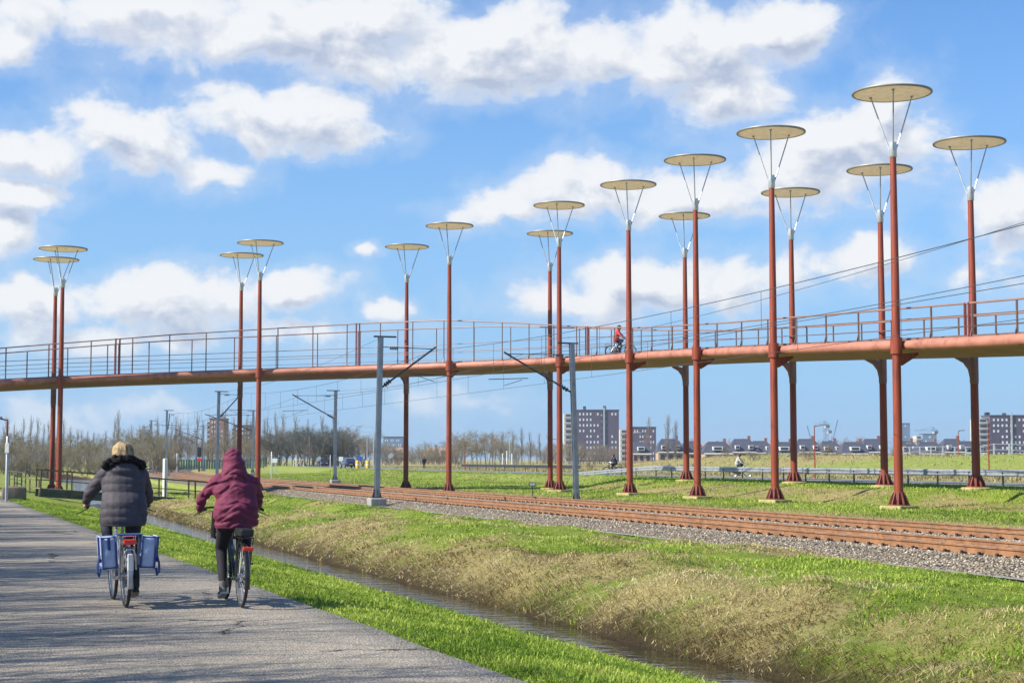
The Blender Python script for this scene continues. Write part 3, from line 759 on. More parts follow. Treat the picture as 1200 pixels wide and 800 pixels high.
rl = [(1200, 349), (1051, 361.5), (850, 378), (770, 383), (740, 384), (690, 383), (660, 381.7), (600, 378), (520, 375), (430, 378.5), (330, 384), (200, 392), (100, 400), (0, 408)]
sh_, hh_ = [], []
for px, py in rl:
    s = s_of_px(px, py, NEAR); x, y = cl(s, NEAR); sh_.append(s); hh_.append(at(px, py, y).z - zdeck(s))
def rail_h(s): return float(np.interp(s, sh_, hh_))
bridge = empty('cycle_bridge', (0, 0, 0), 0, 'long curved salmon red cycle bridge on tall posts rising over the railway', 'bridge')
def sweep_s(off_prof, s0, s1, ds=1.0):
    k = max(1, int(math.ceil((s1 - s0) / ds))); rings = []
    for i in range(k + 1):
        s = s0 + (s1 - s0) * i / k; z = zdeck(s); rings.append([(*cl(s, o), z + dz) for o, dz in off_prof])
    mb = MB(); mb.loft(rings); return mb
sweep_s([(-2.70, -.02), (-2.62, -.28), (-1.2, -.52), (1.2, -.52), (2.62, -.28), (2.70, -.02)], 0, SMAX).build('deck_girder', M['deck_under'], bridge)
sweep_s([(-2.68, .0), (-2.68, -.018), (2.68, -.018), (2.68, .0)], 0, SMAX).build('deck_surface', M['deck_top'], bridge)
sweep_s([(-2.66, .10), (-2.66, .002), (-2.56, .002), (-2.56, .10)], 0, SMAX).build('kerb', M['rail_grey'], bridge)
sweep_s([(2.56, .10), (2.56, .002), (2.66, .002), (2.66, .10)], 0, SMAX).build('kerb', M['rail_grey'], bridge)
# lamp posts: (foot px, side, disc centre py)
PF = [(1053, 110), (908, 156), (818, 188), (738, 217), (655.5, 241), (526, 265), (302, 285), (68.5, 292)]
PB = [(1145, 168), (1037, 199.5), (931, 226), (804, 253.5), (644.5, 274), (475, 289.5), (280, 299.5), (60.5, 304.5)]
posts = []
for lst, off in ((PF, -3.2), (PB, 3.3)):
    for px, dpy in lst:
        s = s_of_px(px, 575, off); x, y = cl(s, off); posts.append((s, off, x, y, at(px, dpy, y).z))
for off, ss_ in ((-3.2, (19.0, SMAX - 23)), (3.3, (22.0, SMAX - 23))):
    for s in ss_:
        x, y = cl(s, off); posts.append((s, off, x, y, zdeck(s) + 8.6))
# fascia pipes, broken at every front post
for side in (-1, 1):
    cuts = sorted([p[0] for p in posts if p[1] * side > 0]); cuts = [0.0] + cuts + [SMAX]
    for a, b in zip(cuts[:-1], cuts[1:]):
        pts = []; k = max(2, int((b - a) / 1.0)); rr = []
        for i in range(k + 1):
            s = a + .10 + (b - a - .20) * i / k; pts.append((*cl(s, side * 2.83), zdeck(s) - .17)); rr.append(.205)
        rr[0] = .16; rr[-1] = .16
        MB().tube(pts, rr, 14).build('edge_pipe', M['deck_red'], bridge, True)
    mb = MB()
    for i in range(int(SMAX / 1.6)):
        s = .6 + i * 1.6; mb.box((*cl(s, side * 2.72), zdeck(s) + .045), (.09, .09, .06), yaw(s))
    o = mb.build('edge_bolts', M['rail_grey'], bridge)
# railings
SP_ = 2.5
for side in (-1, 1):
    off = side * 2.62
    r = sweep_s([(off - .04, 0), (off + .04, 0), (off + .04, .001), (off - .04, .001)], 0, .2)  # seed
    tops = []; mids = []; lows = []
    for i in range(int(SMAX / 1.0) + 1):
        s = min(i * 1.0, SMAX); z = zdeck(s); h = rail_h(s); q = cl(s, off)
        tops.append((*q, z + h)); mids.append((*q, z + min(1.15, h * .66))); lows.append((*q, z + min(.62, h * .34)))
    root = MB().tube(tops, .036, 8).build('railing', M['rail_top'], bridge, True)
    MB().tube(mids, .020, 6).build('mid_rail', M['rail_grey'], root, True)
    MB().tube(lows, .016, 6).build('lower_rail', M['rail_grey'], root, True)
    k = int(SMAX / SP_)
    for i in range(k + 1):
        s = i * SP_ + (.0 if side < 0 else 1.1)
        if s > SMAX: continue
        z = zdeck(s); h = rail_h(s); x, y = cl(s, off); a = yaw(s); nx, ny = -math.sin(a) * 0, 0
        ox, oy = cl(s, off + side * .09)
        mb = MB(); mb.bar((x, y, z), (x, y, z + h - .02), .055, .09)
        mb.bar((ox, oy, z - .02), (x, y, z + .30), .05, .07)
        mb.build('railing_post', M['rail_grey'], root)
    for px in (138, 420, 688, 1135):
        s = s_of_px(px, 420, off)
        for e in (-.12, .12):
            x, y = cl(s + e, off); mb = MB(); mb.bar((x, y, zdeck(s)), (x, y, zdeck(s) + rail_h(s) + .03), .08, .12); mb.build('joint_post', M['red_dark'], root)
# lamp posts themselves
DR = 1.45
LBL = {(-1, 0): 'front lamp post nearest the camera, thickest pole and biggest disc', (-1, 1): 'front lamp post second from the right, left of the nearest big one',
       (-1, 2): 'front lamp post third from the right along the ramp', (-1, 3): 'front lamp post right beside the red jacketed cyclist on the bridge',
       (-1, 4): 'front lamp post just left of the apartment block, beside a leaning grey mast', (-1, 5): 'front lamp post on a concrete foot at the right edge of the railway',
       (-1, 6): 'front lamp post rising just right of the maroon hooded cyclist', (-1, 7): 'right hand post of the leftmost pair, by the ditch',
       (1, 0): 'rearmost row lamp post at the far right of the picture', (1, 1): 'back row lamp post whose disc is crossed by the nearest red pole',
       (1, 2): 'back row lamp post standing before the dark roofed houses and cranes', (1, 3): 'back row lamp post between the bridge cyclist and the third front post',
       (1, 4): 'back row lamp post close to a front post left of the apartment block', (1, 5): 'back row lamp post beside the tracks, right of the nearest grey mast',
       (1, 6): 'back row lamp post behind the hood of the maroon cyclist', (1, 7): 'left hand post of the leftmost pair, lower disc, by the ditch'}
def lamp(i, s, off, x, y, zd_):
    side = -1 if off < 0 else 1
    zg = gz(x, y)
    if zg < WATER_Z: zg = WATER_Z
    key = (side, i)
    lab = LBL.get(key, 'rust red lamp post with saucer disc farther along the bridge')
    lab = lab if 'rust red' in lab else lab + ', rust red'
    root = empty('lamp_post', (x, y, zg), yaw(s) , lab, 'lamp post', 'rust red saucer lamp posts along the bridge')
    H = zd_ - zg
    foot = .13
    mb = MB()
    if side < 0: mb.bbox((0, 0, foot / 2 - .25), (1.0, 1.0, foot + .5), .05, .3)
    else: mb.lathe([(.62, -.3), (.62, .10), (.56, .14)], 20)
    f0 = foot if side < 0 else .14
    mb.build('concrete_foot', M['moss_conc'], root)
    fb = MB(); fb.lathe([(.40, f0), (.40, f0 + .04)], 20)
    for k in range(10):
        a = 2 * PI * k / 10; c, s_ = math.cos(a), math.sin(a); r0 = .16
        fb.prism([(c * r0, s_ * r0, f0 + .03), (c * .38, s_ * .38, f0 + .03), (c * .37, s_ * .37, f0 + .10), (c * .21, s_ * .21, f0 + .47), (c * r0, s_ * r0, f0 + .49)], (-s_ * .035, c * .035, 0))
    fb.lathe([(.20, f0 + .03), (.19, f0 + .49)], 16)
    fb.build('base_flange', M['red_dark'], root)
    zj = H - 2.25
    MB().lathe([(.168, f0 + .03), (.164, 2), (.148, H * .55), (.112, zj)], 20).build('pole', M['red'], root, True)
    MB().lathe([(.125, zj - .12), (.142, zj - .1), (.142, zj + .42), (.10, zj + .46)], 16).build('sleeve', M['galv_light'], root, True)
    for k in range(3):
        a = .35 + 2 * PI * k / 3 - yaw(s)
        rd = MB().tube([(math.cos(a) * .11, math.sin(a) * .11, zj + .1), (math.cos(a) * .86, math.sin(a) * .86, H - .03)], .028, 6)
        rd.ell((math.cos(a) * .86, math.sin(a) * .86, H - .03), (.06, .06, .05), 8, 5)
        rd.build('rod', M['galv'], root, True)
    d = MB().lathe([(.02, -.02), (.9, -.015), (DR - .05, .0)], 48, (0, 0, H), False).build('disc', M['disc_under'], root, True)
    MB().lathe([(DR - .055, -.022), (DR, -.012), (DR + .012, .02), (DR, .05), (DR - .055, .055)], 48, (0, 0, H), False).build('rim', M['disc_rim'], d, True)
    MB().lathe([(DR - .045, .036), (DR - .05, .057), (.7, .085), (.02, .10)], 48, (0, 0, H), False).build('cover', M['disc_top'], d, True)
    # bracket to the deck
    zl = zdeck(s) - zg
    d_in = -1 if side > 0 else 1          # local y axis: left of travel = inner side
    mb = MB()
    if side > 0:
        P = [(0, .12, zl - 1.7), (0, .15, zl - 1.3), (0, .24, zl - .92), (0, .46, zl - .66), (0, .85, zl - .48), (0, .85, zl - .36), (0, .2, zl - .48), (0, .13, zl - .48)]
        mb.prism(P, (.16, 0, 0)); mb.lathe([(.166, zl - 1.5), (.178, zl - 1.4), (.178, zl - .3)], 18)
        mb.bar((0, 0, zl - .2), (0, .6, zl - .2), .14, .16)
    else:
        mb.bar((0, 0, zl - .17), (0, -.42, zl - .17), .18, .22); mb.lathe([(.215, zl - .5), (.215, zl + .1)], 18)
        mb.prism([(0, -.15, zl - .9), (0, -.22, zl - .92), (0, -.9, zl - .52), (0, -.9, zl - .42), (0, -.15, zl - .5)], (.10, 0, 0))
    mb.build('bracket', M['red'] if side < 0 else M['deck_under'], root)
cnt = {-1: 0, 1: 0}
for s, off, x, y, zd_ in posts:
    sd_ = -1 if off < 0 else 1
    lamp(cnt[sd_], s, off, x, y, zd_); cnt[sd_] += 1

# ------------------------------------------------------------------ catenary masts and wires
def rcl(u): return (VT1 + VT2) / 2 + float(railoff(u))
def mast(px, D, top_py, armside, label, tilt=0.0, block=True, py=585):
    """armside +1: cantilever reaches right (mast on the left side)"""
    p = gp(px, D, py); zg = p.z
    x, y = p.x, p.y; u, v = xy2uv(x, y)
    H = at(px, top_py, D).z - zg
    a = math.atan2(float(railoff(u + .5)) - float(railoff(u)), .5)
    root = empty('catenary_mast', (x, y, zg), TH - a, label, 'catenary mast', 'grey catenary masts along the railway')
    if block: MB().bbox((0, 0, .10), (.75, .75, .62), .06).build('concrete_block', M['concrete'], root)
    f0 = .41 if block else 0
    tx = tilt * H
    mb = MB(); w_ = .24; tf = .022
    for sx in (-1, 1): mb.bar((sx * w_ / 2, 0, f0), (sx * w_ / 2 * .85 + tx, 0, H), .022, .22) if False else None
    for sy in (-1, 1): mb.prism([(-.11, sy * .12, f0), (.11, sy * .12, f0), (.11 + tx, sy * .11, H), (-.11 + tx, sy * .11, H)], (0, tf, 0))
    mb.prism([(-.012, -.11, f0), (-.012, .11, f0), (-.012 + tx, .10, H), (-.012 + tx, -.10, H)], (.022, 0, 0))
    mb.build('post', M['mast'], root)
    b = MB(); b.box((0, 0, f0 + .02), (.46, .46, .04))
    for k in range(4):
        c, s_ = math.cos(k * PI / 2), math.sin(k * PI / 2)
        b.prism([(c * .1, s_ * .1, f0), (c * .23, s_ * .23, f0), (c * .12, s_ * .12, f0 + .42), (c * .1, s_ * .1, f0 + .42)], (-s_ * .02, c * .02, 0))
    b.build('base_plate', M['dark_steel'], root)
    ca = MB(); ca.box((tx + armside * .2, 0, H + .03), (1.05, .12, .07)); ca.build('cross_arm', M['dark_steel'], root)
    xt = (VT1 if armside > 0 else VT2) + float(railoff(u)) - v          # reach to the track centre
    zm = CONTACT + 1.45 - zg; zc = CONTACT - zg
    tp = (xt, 0, zm + .05)
    st = MB().tube([(tx * .75 + armside * .12, 0, zc - .25), (tp[0] + armside * .12, 0, tp[2] + .12)], .045, 8)
    st.build('strut', M['dark_steel'], root, True)
    MB().tube([(tx + armside * .12, 0, zm + .12), (tp[0], 0, zm + .08)], .022, 6).build('tie_rod', M['dark_steel'], root, True)
    iz = MB()
    for q in (.45, .55, .65, .75): iz.tube([(tx + armside * q, 0, zm + .07), (tx + armside * (q + .05), 0, zm + .07)], .075, 10)
    iy = MB()
    for q in (.05, .09, .13):
        A = Vector((tx * .75 + armside * .12, 0, zc - .25)); B = Vector((tp[0], 0, tp[2] + .1)); P = A.lerp(B, q); Q = A.lerp(B, q + .02); iy.tube([P, Q], .10, 10)
    iz.build('insulator', M['insul'], root, True); iy.build('insulator', M['insul'], root, True)
    MB().tube([(xt - armside * 1.1, 0, zc + .38), (xt + armside * .9, 0, zc + .30)], .022, 6).build('registration_tube', M['dark_steel'], root, True)
    MB().tube([(xt - armside * .8, 0, zc + .30), (xt + armside * .1, 0, zc + .02)], .014, 6).build('steady_arm', M['dark_steel'], root, True)
    return u
CONTACT = RAIL_FOOT + .17 + 5.25
mast(441.5, 73.5, 395, 1, 'tall grey mast on a concrete block by the ballast, the nearest of all', .018)
mast(675.5, 79, 403, -1, 'grey mast leaning left beside a pair of red posts, across the tracks', -.030, False)
mast(392.5, 130, 458, -1, 'dark grey mast right of the far tracks with its arm reaching left', 0, True, 570)
mast(254, 127, 459, 1, 'light grey mast rising just left of the maroon hood', .01, True, 570)
mast(194.5, 183, 481, 1, 'thin grey mast behind the white marker post', 0, True, 560)
mast(296, 187, 481, -1, 'thin grey mast half hidden by the red post right of the maroon hood', 0, True, 560)
mast(176.5, 238, 493, 1, 'far thin mast second in line behind the blonde cyclist', 0, True, 555)
mast(238, 272, 500, -1, 'far thin mast at the right of the distant red signal', 0, True, 553)
mast(168, 284, 500, 1, 'farthest thin mast left of the white marker post', 0, True, 553)
mast(229, 325, 505, -1, 'farthest mast at the left of the distant red signal', 0, True, 552)
# a mast nearer than the picture, off to the right, carries the wires out of frame
def catenary(vc, us, label, zc, sag):
    root = empty('overhead_line', (0, 0, 0), 0, label, 'overhead line', 'overhead lines of the railway')
    cw, mw, cw2 = [], [], []; drops = []
    for a, b in zip(us[:-1], us[1:]):
        k = 18
        for i in range(k + (b == us[-1])):
            f = i / k; u = a + (b - a) * f; ro = float(railoff(u)); zg_ = .18 * (1 - 4 * f * (1 - f))
            x, y = uv2xy(u, vc + ro + (.2 if us.index(a) % 2 else -.2) * (1 - 2 * f)); x2, y2 = uv2xy(u, vc + ro + (.2 if us.index(a) % 2 else -.2) * (1 - 2 * f) + .05)
            zm = zc + 1.5 - sag * 4 * f * (1 - f)
            cw.append((x, y, zc)); cw2.append((x2, y2, zc)); mw.append((x, y, zm))
            if i % 2 == 1: drops.append(((x, y, zc), (x, y, zm)))
    MB().tube(mw, .011, 5).build('messenger_wire', M['wire'], root, True)
    MB().tube(cw, .009, 5).build('contact_wire', M['wire'], root, True)
    for a, b in drops[:95]: MB().tube([a, b], .007, 4).build('dropper_wire', M['wire'], root)
UM = [18, 72, 124, 178, 228, 280, 330, 380]
catenary(VT1, UM, 'overhead wires hanging above the railway track nearer the ditch', CONTACT, .55)
catenary(VT2, UM, 'overhead wires hanging above the railway track farther from the ditch', CONTACT - .1, .55)
def span_wire(px0, py0, D0, px1, py1, D1, sag, r, label):
    a, b = at(px0, py0, D0), at(px1, py1, D1); pts = []
    for i in range(25):
        f = i / 24; p = a.lerp(b, f); p.z -= sag * 4 * f * (1 - f); pts.append(p)
    o = MB().tube(pts, r, 5).build('feeder_wire', M['wire'], None, True); tag(o, label, 'wire', 'single feeder wires beside the overhead lines')
span_wire(447, 395, 73, 258, 459, 127, .5, .008, 'single feeder wire strung between the two left hand masts')
span_wire(668, 403, 79, 392, 458, 130, .5, .008, 'single feeder wire strung between the two right hand masts')
span_wire(668, 403, 79, 1290, 232, 37, .3, .009, 'single feeder wire running up to the right edge above the bridge')

# ------------------------------------------------------------------ footbridge over the ditch
A = at(46, 575.5, 86.0); B = at(297, 593, 91.0)
A.z = at(46, 575.5, 86).z; dirb = (B - A); dirb.z = 0; L = dirb.length; ang = math.atan2(dirb.y, dirb.x)
fb = empty('footbridge', (A.x, A.y, 0), ang, 'narrow mossy green footbridge with olive railings across the ditch', 'footbridge')
za, zb_ = A.z + .1, B.z + .1
zz = lambda t: za + (zb_ - za) * t / L
mb = MB(); 
for o_ in (-.02, 1.3):
    mb.bar((0, o_, zz(0) - .17), (L, o_, zz(L) - .17), .14, .42)
mb.build('beam', M['fb_green'], fb)
mb = MB()
for i in range(int(L / .16)):
    t_ = .08 + i * .16; mb.box((t_, .64, zz(t_) + .065), (.145, 1.5, .045))
mb.build('plank_deck', M['wood_grey'], fb)
for o_ in (-.08, 1.36):
    rt = MB().bar((0, o_, zz(0) + 1.05), (L, o_, zz(L) + 1.05), .07, .07).build('railing', M['fb_rail'], fb)
    MB().bar((0, o_, zz(0) + .52), (L, o_, zz(L) + .52), .05, .05).build('mid_rail', M['fb_rail'], rt)
    k = 7
    for i in range(k + 1):
        t_ = L * i / k + (.06 if i == 0 else (-.06 if i == k else 0)); mb = MB(); mb.bar((t_, o_, zz(t_) - .3), (t_, o_, zz(t_) + 1.06), .07, .09); mb.build('railing_post', M['fb_rail'], rt)
# approach railing on the left
def rail_run(name, p0, p1, n, mt, label, h=.85):
    root = empty(name, (p0.x, p0.y, 0), 0, label, 'railing', 'approach railings at the footbridge')
    d = p1 - p0
    for i in range(n + 1):
        q = Vector((0, 0, 0)).lerp(Vector((d.x, d.y, 0)), i / n); zq = gz(p0.x + q.x, p0.y + q.y)
        MB().bar((q.x, q.y, zq - .2), (q.x, q.y, zq + h), .07, .07).build('railing_post', mt, root)
    z0, z1 = gz(p0.x, p0.y), gz(p1.x, p1.y)
    MB().bar((0, 0, z0 + h), (d.x, d.y, z1 + h), .06, .06).build('top_rail', mt, root)
    MB().bar((0, 0, z0 + h * .5), (d.x, d.y, z1 + h * .5), .05, .05).build('mid_rail', mt, root)
rail_run('approach_railing', gp(46, 86.5), gp(17, 104), 3, M['fb_rail'], 'olive approach railing slanting away from the left end of the footbridge')
rail_run('approach_railing', gp(30, 108), gp(11, 116), 2, M['fb_green'], 'short dark green railing behind the slanting approach railing', 1.1)

# ------------------------------------------------------------------ guard rails by the road
def guard(label, pts, mt, post_step=2.7, h=.78):
    """pts: list of (u, v, factor) factor 0..1 height share (ramped ends)"""
    x0, y0 = uv2xy(pts[0][0], pts[0][1]); z0 = gz(x0, y0)
    root = empty('guard_rail', (x0, y0, z0), 0, label, 'guard rail', 'steel guard rails along the road')
    prof = [(-.03, -.16), (.0, -.16), (.045, -.11), (.045, -.05), (0, -.01), (0, .01), (.045, .05), (.045, .11), (0, .16), (-.03, .16), (.012, .10), (.012, .06), (-.03, .0), (.012, -.06), (.012, -.10)]
    P = []
    for (u, v, k) in pts:
        x, y = uv2xy(u, v); P.append(Vector((x, y, gz(x, y) + .05 + (h - .2) * k)))
    rings = []
    for i, p in enumerate(P):
        t_ = (P[min(i + 1, len(P) - 1)] - P[max(i - 1, 0)]).normalized(); n_ = Vector((-t_.y, t_.x, 0)).normalized()
        rings.append([p + n_ * a + Vector((0, 0, b)) - Vector((x0, y0, z0)) for a, b in prof])
    mb = MB(); mb.loft(rings); mb.build('beam', mt, root)
    acc = 0
    for i in range(len(P) - 1):
        seg = (P[i + 1] - P[i]).length; acc += seg
        if acc >= post_step:
            acc = 0; p = P[i]; zg = gz(p.x, p.y)
            MB().bar((p.x - x0, p.y - y0, zg - z0 - .3), (p.x - x0, p.y - y0, p.z - z0 + .1), .07, .12).build('rail_post', M['dark_steel'], root)
pts = [(20 + i * .9, 46.0, 1.0) for i in range(96)] + [(106.4 + i * .9, 46.0 + .012 * i * 0, max(0.0, 1 - i / 17)) for i in range(1, 18)]
guard('long steel guard rail before the road, sloping into grass at its left end', pts, M['galv'])
pts = [(20 + i * .9, 56.2, 1.0) for i in range(64)]
guard('second guard rail behind the road at the right edge', pts, M['galv'])
pts = [(150 + i * 2, 57.2 + float(railoff(150 + i * 2)), 1.0) for i in range(24)]
guard('dark far guard rail before the poplar row', pts, M['dark_steel'], 4)
# ------------------------------------------------------------------ bicycles
def arc(c, r, a0, a1, n): return [(c[0] + r * math.cos(a0 + (a1 - a0) * i / n), c[1], c[2] + r * math.sin(a0 + (a1 - a0) * i / n)) for i in range(n + 1)]
WR = .345
def bicycle(loc, rz, label, paint, low=-1, basket=False, battery=False, lean=0.0, child='bicycle', scale=1.0, group=None, steer=0.0):
    root = empty('bicycle', loc, rz, label, 'bicycle', group); root.rotation_euler[0] = lean; root.scale = (scale,) * 3
    RX, FX = -.55, .56
    for nm, cx in (('wheel', RX), ('wheel', FX)):
        hub = MB().tube([(cx, -.055, WR), (cx, .055, WR)], .028, 10).build(nm, M['chrome'], root, True)
        MB().tube(arc((cx, 0, WR), WR - .019, 0, 2 * PI, 40)[:-1], .020, 8, closed=True).build('tyre', M['rubber'], hub, True)
        MB().tube(arc((cx, 0, WR), WR - .045, 0, 2 * PI, 40)[:-1], .013, 6, closed=True).build('rim', M['chrome'], hub, True)
        sp = MB()
        for k in range(28):
            a = 2 * PI * k / 28; e = .03 if k % 2 else -.03; a2 = a + (.35 if (k // 2) % 2 else -.35)
            sp.tube([(cx + .025 * math.cos(a2), e, WR + .025 * math.sin(a2)), (cx + (WR - .05) * math.cos(a), 0, WR + (WR - .05) * math.sin(a))], .0022, 3, False)
        sp.build('spokes', M['galv'], hub)
    fr = MB()
    bb = (-.10, 0, .285); st = (-.26, 0, .80); hd0 = (.36, 0, .62); hd1 = (.32, 0, .88)
    fr.tube([bb, (-.29, 0, .92)], .019, 8); fr.tube([bb, (.02, 0, .40), (.20, 0, .55), (.345, 0, .70)], .024, 8); fr.tube([(-.19, 0, .56), (.0, 0, .57), (.2, 0, .66), (.335, 0, .80)], .019, 8)
    fr.tube([hd0, hd1], .023, 8)
    for e in (-1, 1):
        fr.tube([(bb[0], e * .04, bb[2]), (RX, e * .065, WR)], .011, 6); fr.tube([(-.24, e * .02, .74), (RX, e * .065, WR)], .010, 6)
        fr.tube([(.355, e * .03, .63), (.40, e * .055, .58), (FX - .06, e * .058, .42), (FX, e * .058, WR)], .014, 6)
    fr.build('frame', paint, root, True)
    for cx, a0, a1 in ((RX, R(15), R(200)), (FX, R(-5), R(165))):
        mg = MB(); pts = arc((cx, 0, WR), WR + .022, a0, a1, 24); rings = []
        for p in pts:
            d = Vector((p[0] - cx, 0, p[2] - WR)).normalized(); P = Vector(p)
            rings.append([P + Vector((0, -.030, 0)) - d * .018, P + Vector((0, -.018, 0)), P + Vector((0, .018, 0)), P + Vector((0, .030, 0)) - d * .018, P + Vector((0, .016, 0)) - d * .004, P + Vector((0, -.016, 0)) - d * .004])
        mg.loft(rings)
        for e in (-1, 1): mg.tube([(cx, e * .07, WR), (pts[-1 if cx == RX else 2][0], e * .03, pts[-1 if cx == RX else 2][2])], .004, 4); 
        mg.build('mudguard', paint if not battery else M['black_metal'], root, True)
    MB().loft([[(q[0], y, q[1]) for q in [(-.60, .40), (-.55, .43), (-.1, .40), (.03, .36), (.05, .28), (.02, .20), (-.1, .175), (-.5, .28), (-.6, .31)]] for y in (-.062, -.040)]).build('chain_guard', M['black'], root)
    cr = MB(); sgn = low
    cr.tube([(-.1, -.08, .285), (-.1, .08, .285)], .018, 8)
    cr.bar((-.1, sgn * .085, .285), (-.10, sgn * .085, .115), .016, .025); cr.bar((-.1, -sgn * .085, .285), (-.10, -sgn * .085, .455), .016, .025)
    c = cr.build('crank', M['chrome'], root)
    for e, z in ((sgn, .115), (-sgn, .455)): MB().bbox((-.10, e * .14, z), (.09, .10, .025), .008).build('pedal', M['black'], c)
    sd = MB(); sd.tube([(-.27, 0, .84), (-.305, 0, .96)], .014, 8)
    o = sd.build('seat_post', M['chrome'], root, True)
    s2 = MB(); s2.loft([[(x, w_ * math.cos(q), .985 + zz_ + .03 * math.sin(q)) for q in [2 * PI * j / 12 for j in range(12)]] for x, w_, zz_ in ((-.405, .05, -.03), (-.38, .09, -.025), (-.32, .105, -.03), (-.24, .06, -.03), (-.16, .03, -.035), (-.13, .018, -.035))])
    s2.build('saddle', M['black'], root, True)
    hb = MB(); yo = .02; hb.tube([hd1, (.30, 0, 1.03)], .015, 8); hb.tube([(.14, .33, 1.06), (.25, .31, 1.075), (.335, .20, 1.08), (.33, .06, 1.05), (.33, -.06, 1.05), (.335, -.20, 1.08), (.25, -.31, 1.075), (.14, -.33, 1.06)], .012, 8)
    h = hb.build('handlebar', M['chrome'] if not battery else M['black'], root, True)
    for e in (-1, 1):
        MB().tube([(.12, e * .333, 1.058), (.25, e * .31, 1.076)], .018, 8).build('grip', M['grip'], h, True)
        MB().tube([(.25, e * .31, 1.06), (.33, e * .33, 1.03), (.30, e * .40, 1.0), (.26, e * .44, .99)], .006, 5).build('brake_lever', M['black'], h)
    rk = MB()
    for e in (-1, 1):
        rk.tube([(-.30, e * .06, .77), (-.86, e * .065, .775)], .007, 6); rk.tube([(-.58, e * .068, WR), (-.66, e * .068, .77)], .006, 6); rk.tube([(-.58, e * .068, WR), (-.82, e * .066, .77)], .006, 6)
    for x in (-.35, -.5, -.65, -.86): rk.tube([(x, -.065, .775), (x, .065, .775)], .006, 6)
    rk.build('luggage_rack', M['black_metal'] if battery else M['chrome'], root, True)
    MB().bbox((-.885, 0, .715 if not battery else .66), (.035, .135 if not battery else .12, .058 if not battery else .045), .012).build('tail_light', M['red_lens'], root)
    MB().ell((.42, 0, .86), (.05, .042, .05), 12, 8).build('headlight', M['chrome'], root, True)
    if not battery:
        pl = MB(); pl.tube(arc((-.885, 0, .52), .0, 0, 1, 1)[:1] + [(-.885, 0, .60)], .001, 3)
        MB().bbox((-.905, 0, .50), (.02, .055, .18), .009).build('mudguard_reflector', M['white_paint'], root)
        MB().tube([(-.84, -.07, .42), (-.875, -.06, .58), (-.88, -.03, .635), (-.88, .03, .635), (-.875, .06, .58), (-.84, .07, .42)], .009, 6).build('rack_hoop', M['chrome'], root, True)
    else:
        MB().bbox((-.60, 0, .83), (.42, .15, .085), .02).build('battery', M['black'], root)
        MB().tube([(-.2, .09, .2), (-.2, .10, .30)], .03, 8).build('motor_cover', M['black'], root, True)
    if basket:
        bk = MB(); cx, hw, z0, z1 = .50, .17, .72, 1.02
        for z in (z0, z1): bk.tube([(cx - .13, -hw, z), (cx + .17, -hw, z), (cx + .17, hw, z), (cx - .13, hw, z)], .011, 5, closed=True)
        for i in range(9):
            y = -hw + 2 * hw * i / 8
            for x in (cx - .13, cx + .17): bk.tube([(x, y, z0), (x, y, z1)], .004, 4)
        for i in range(8):
            x = cx - .13 + .3 * i / 7
            for y in (-hw, hw): bk.tube([(x, y, z0), (x, y, z1)], .004, 4)
            bk.tube([(x, -hw, z0), (x, hw, z0)], .004, 4)
        for z in (.79, .865, .94):
            bk.tube([(cx - .13, -hw, z), (cx + .17, -hw, z), (cx + .17, hw, z), (cx - .13, hw, z)], .0035, 4, closed=True)
        bk.build('front_basket', M['black'], root)
    return root

# ------------------------------------------------------------------ people
def head_into(mb, c, face=1.0):
    """closed volumes of a head looking along +x"""
    x, y, z = c
    mb.ell((x, y, z + .01), (.095, .076, .118), 18, 12); mb.ell((x + .025, y, z - .055), (.070, .060, .065), 14, 9)
    mb.ell((x + .098, y, z - .022), (.018, .014, .022), 8, 6); mb.cap((x + .078, y, z + .025), (x + .104, y, z - .022), .011, .014, 8)
    for e in (-1, 1): mb.ell((x - .005, y + e * .078, z - .012), (.022, .012, .034), 10, 7)
    mb.ell((x + .085, y, z - .065), (.012, .026, .008), 8, 6); mb.ell((x + .075, y, z - .10), (.022, .026, .018), 8, 6); mb.ell((x + .082, y, z + .035), (.016, .055, .012), 8, 6)
def hand_into(mb, wrist, grip, e, s=1.0):
    """palm over the grip, four fingers curled round it and a thumb from the side of the palm"""
    w0 = Vector(wrist); g_ = Vector(grip)
    mb.cap(w0, w0.lerp(g_, .45), .028, .030, 10)
    ax = Vector((.13, -e * .023, .018)).normalized()      # along the grip
    d = (g_ - w0); d = (d - ax * d.dot(ax)); d = d.normalized() if d.length > 1e-4 else Vector((0, 0, -1))
    up = Vector((0, 0, 1))
    pc = g_ + up * .028
    for i, (o, ln, r) in enumerate(((.036, 1.0, .0095), (.012, 1.08, .010), (-.012, 1.0, .0095), (-.034, .82, .0085))):
        b = pc + ax * o
        out = Vector((0, e, 0))
        k1 = b + out * .030 * ln + up * .004; k2 = k1 + out * .010 - up * .034 * ln; k3 = k2 - out * .026 - up * .018
        mb.cap(b, k1, r * 1.15, r, 8); mb.cap(k1, k2, r, r * .95, 8); mb.cap(k2, k3, r * .95, r * .85, 8)
    mb.cap(pc + ax * .036, pc - ax * .036, .018, .017, 10)
    th = pc + ax * .045 - Vector((0, e * .012, 0)); mb.cap(pc + ax * .02 - Vector((0, e * .02, 0)), th + ax * .02 - up * .018, .0125, .011, 8); mb.cap(th + ax * .02 - up * .018, th + ax * .018 - up * .045 + Vector((0, e * .012, 0)), .011, .009, 8)
def ring(c, rx, ry, n=18, tilt=0.0, rz=0.0):
    out = []
    for j in range(n):
        q = 2 * PI * j / n; x, y = rx * math.cos(q), ry * math.sin(q)
        out.append(Vector((c[0] + x * math.cos(tilt), c[1] + y, c[2] - x * math.sin(tilt))))
    return out
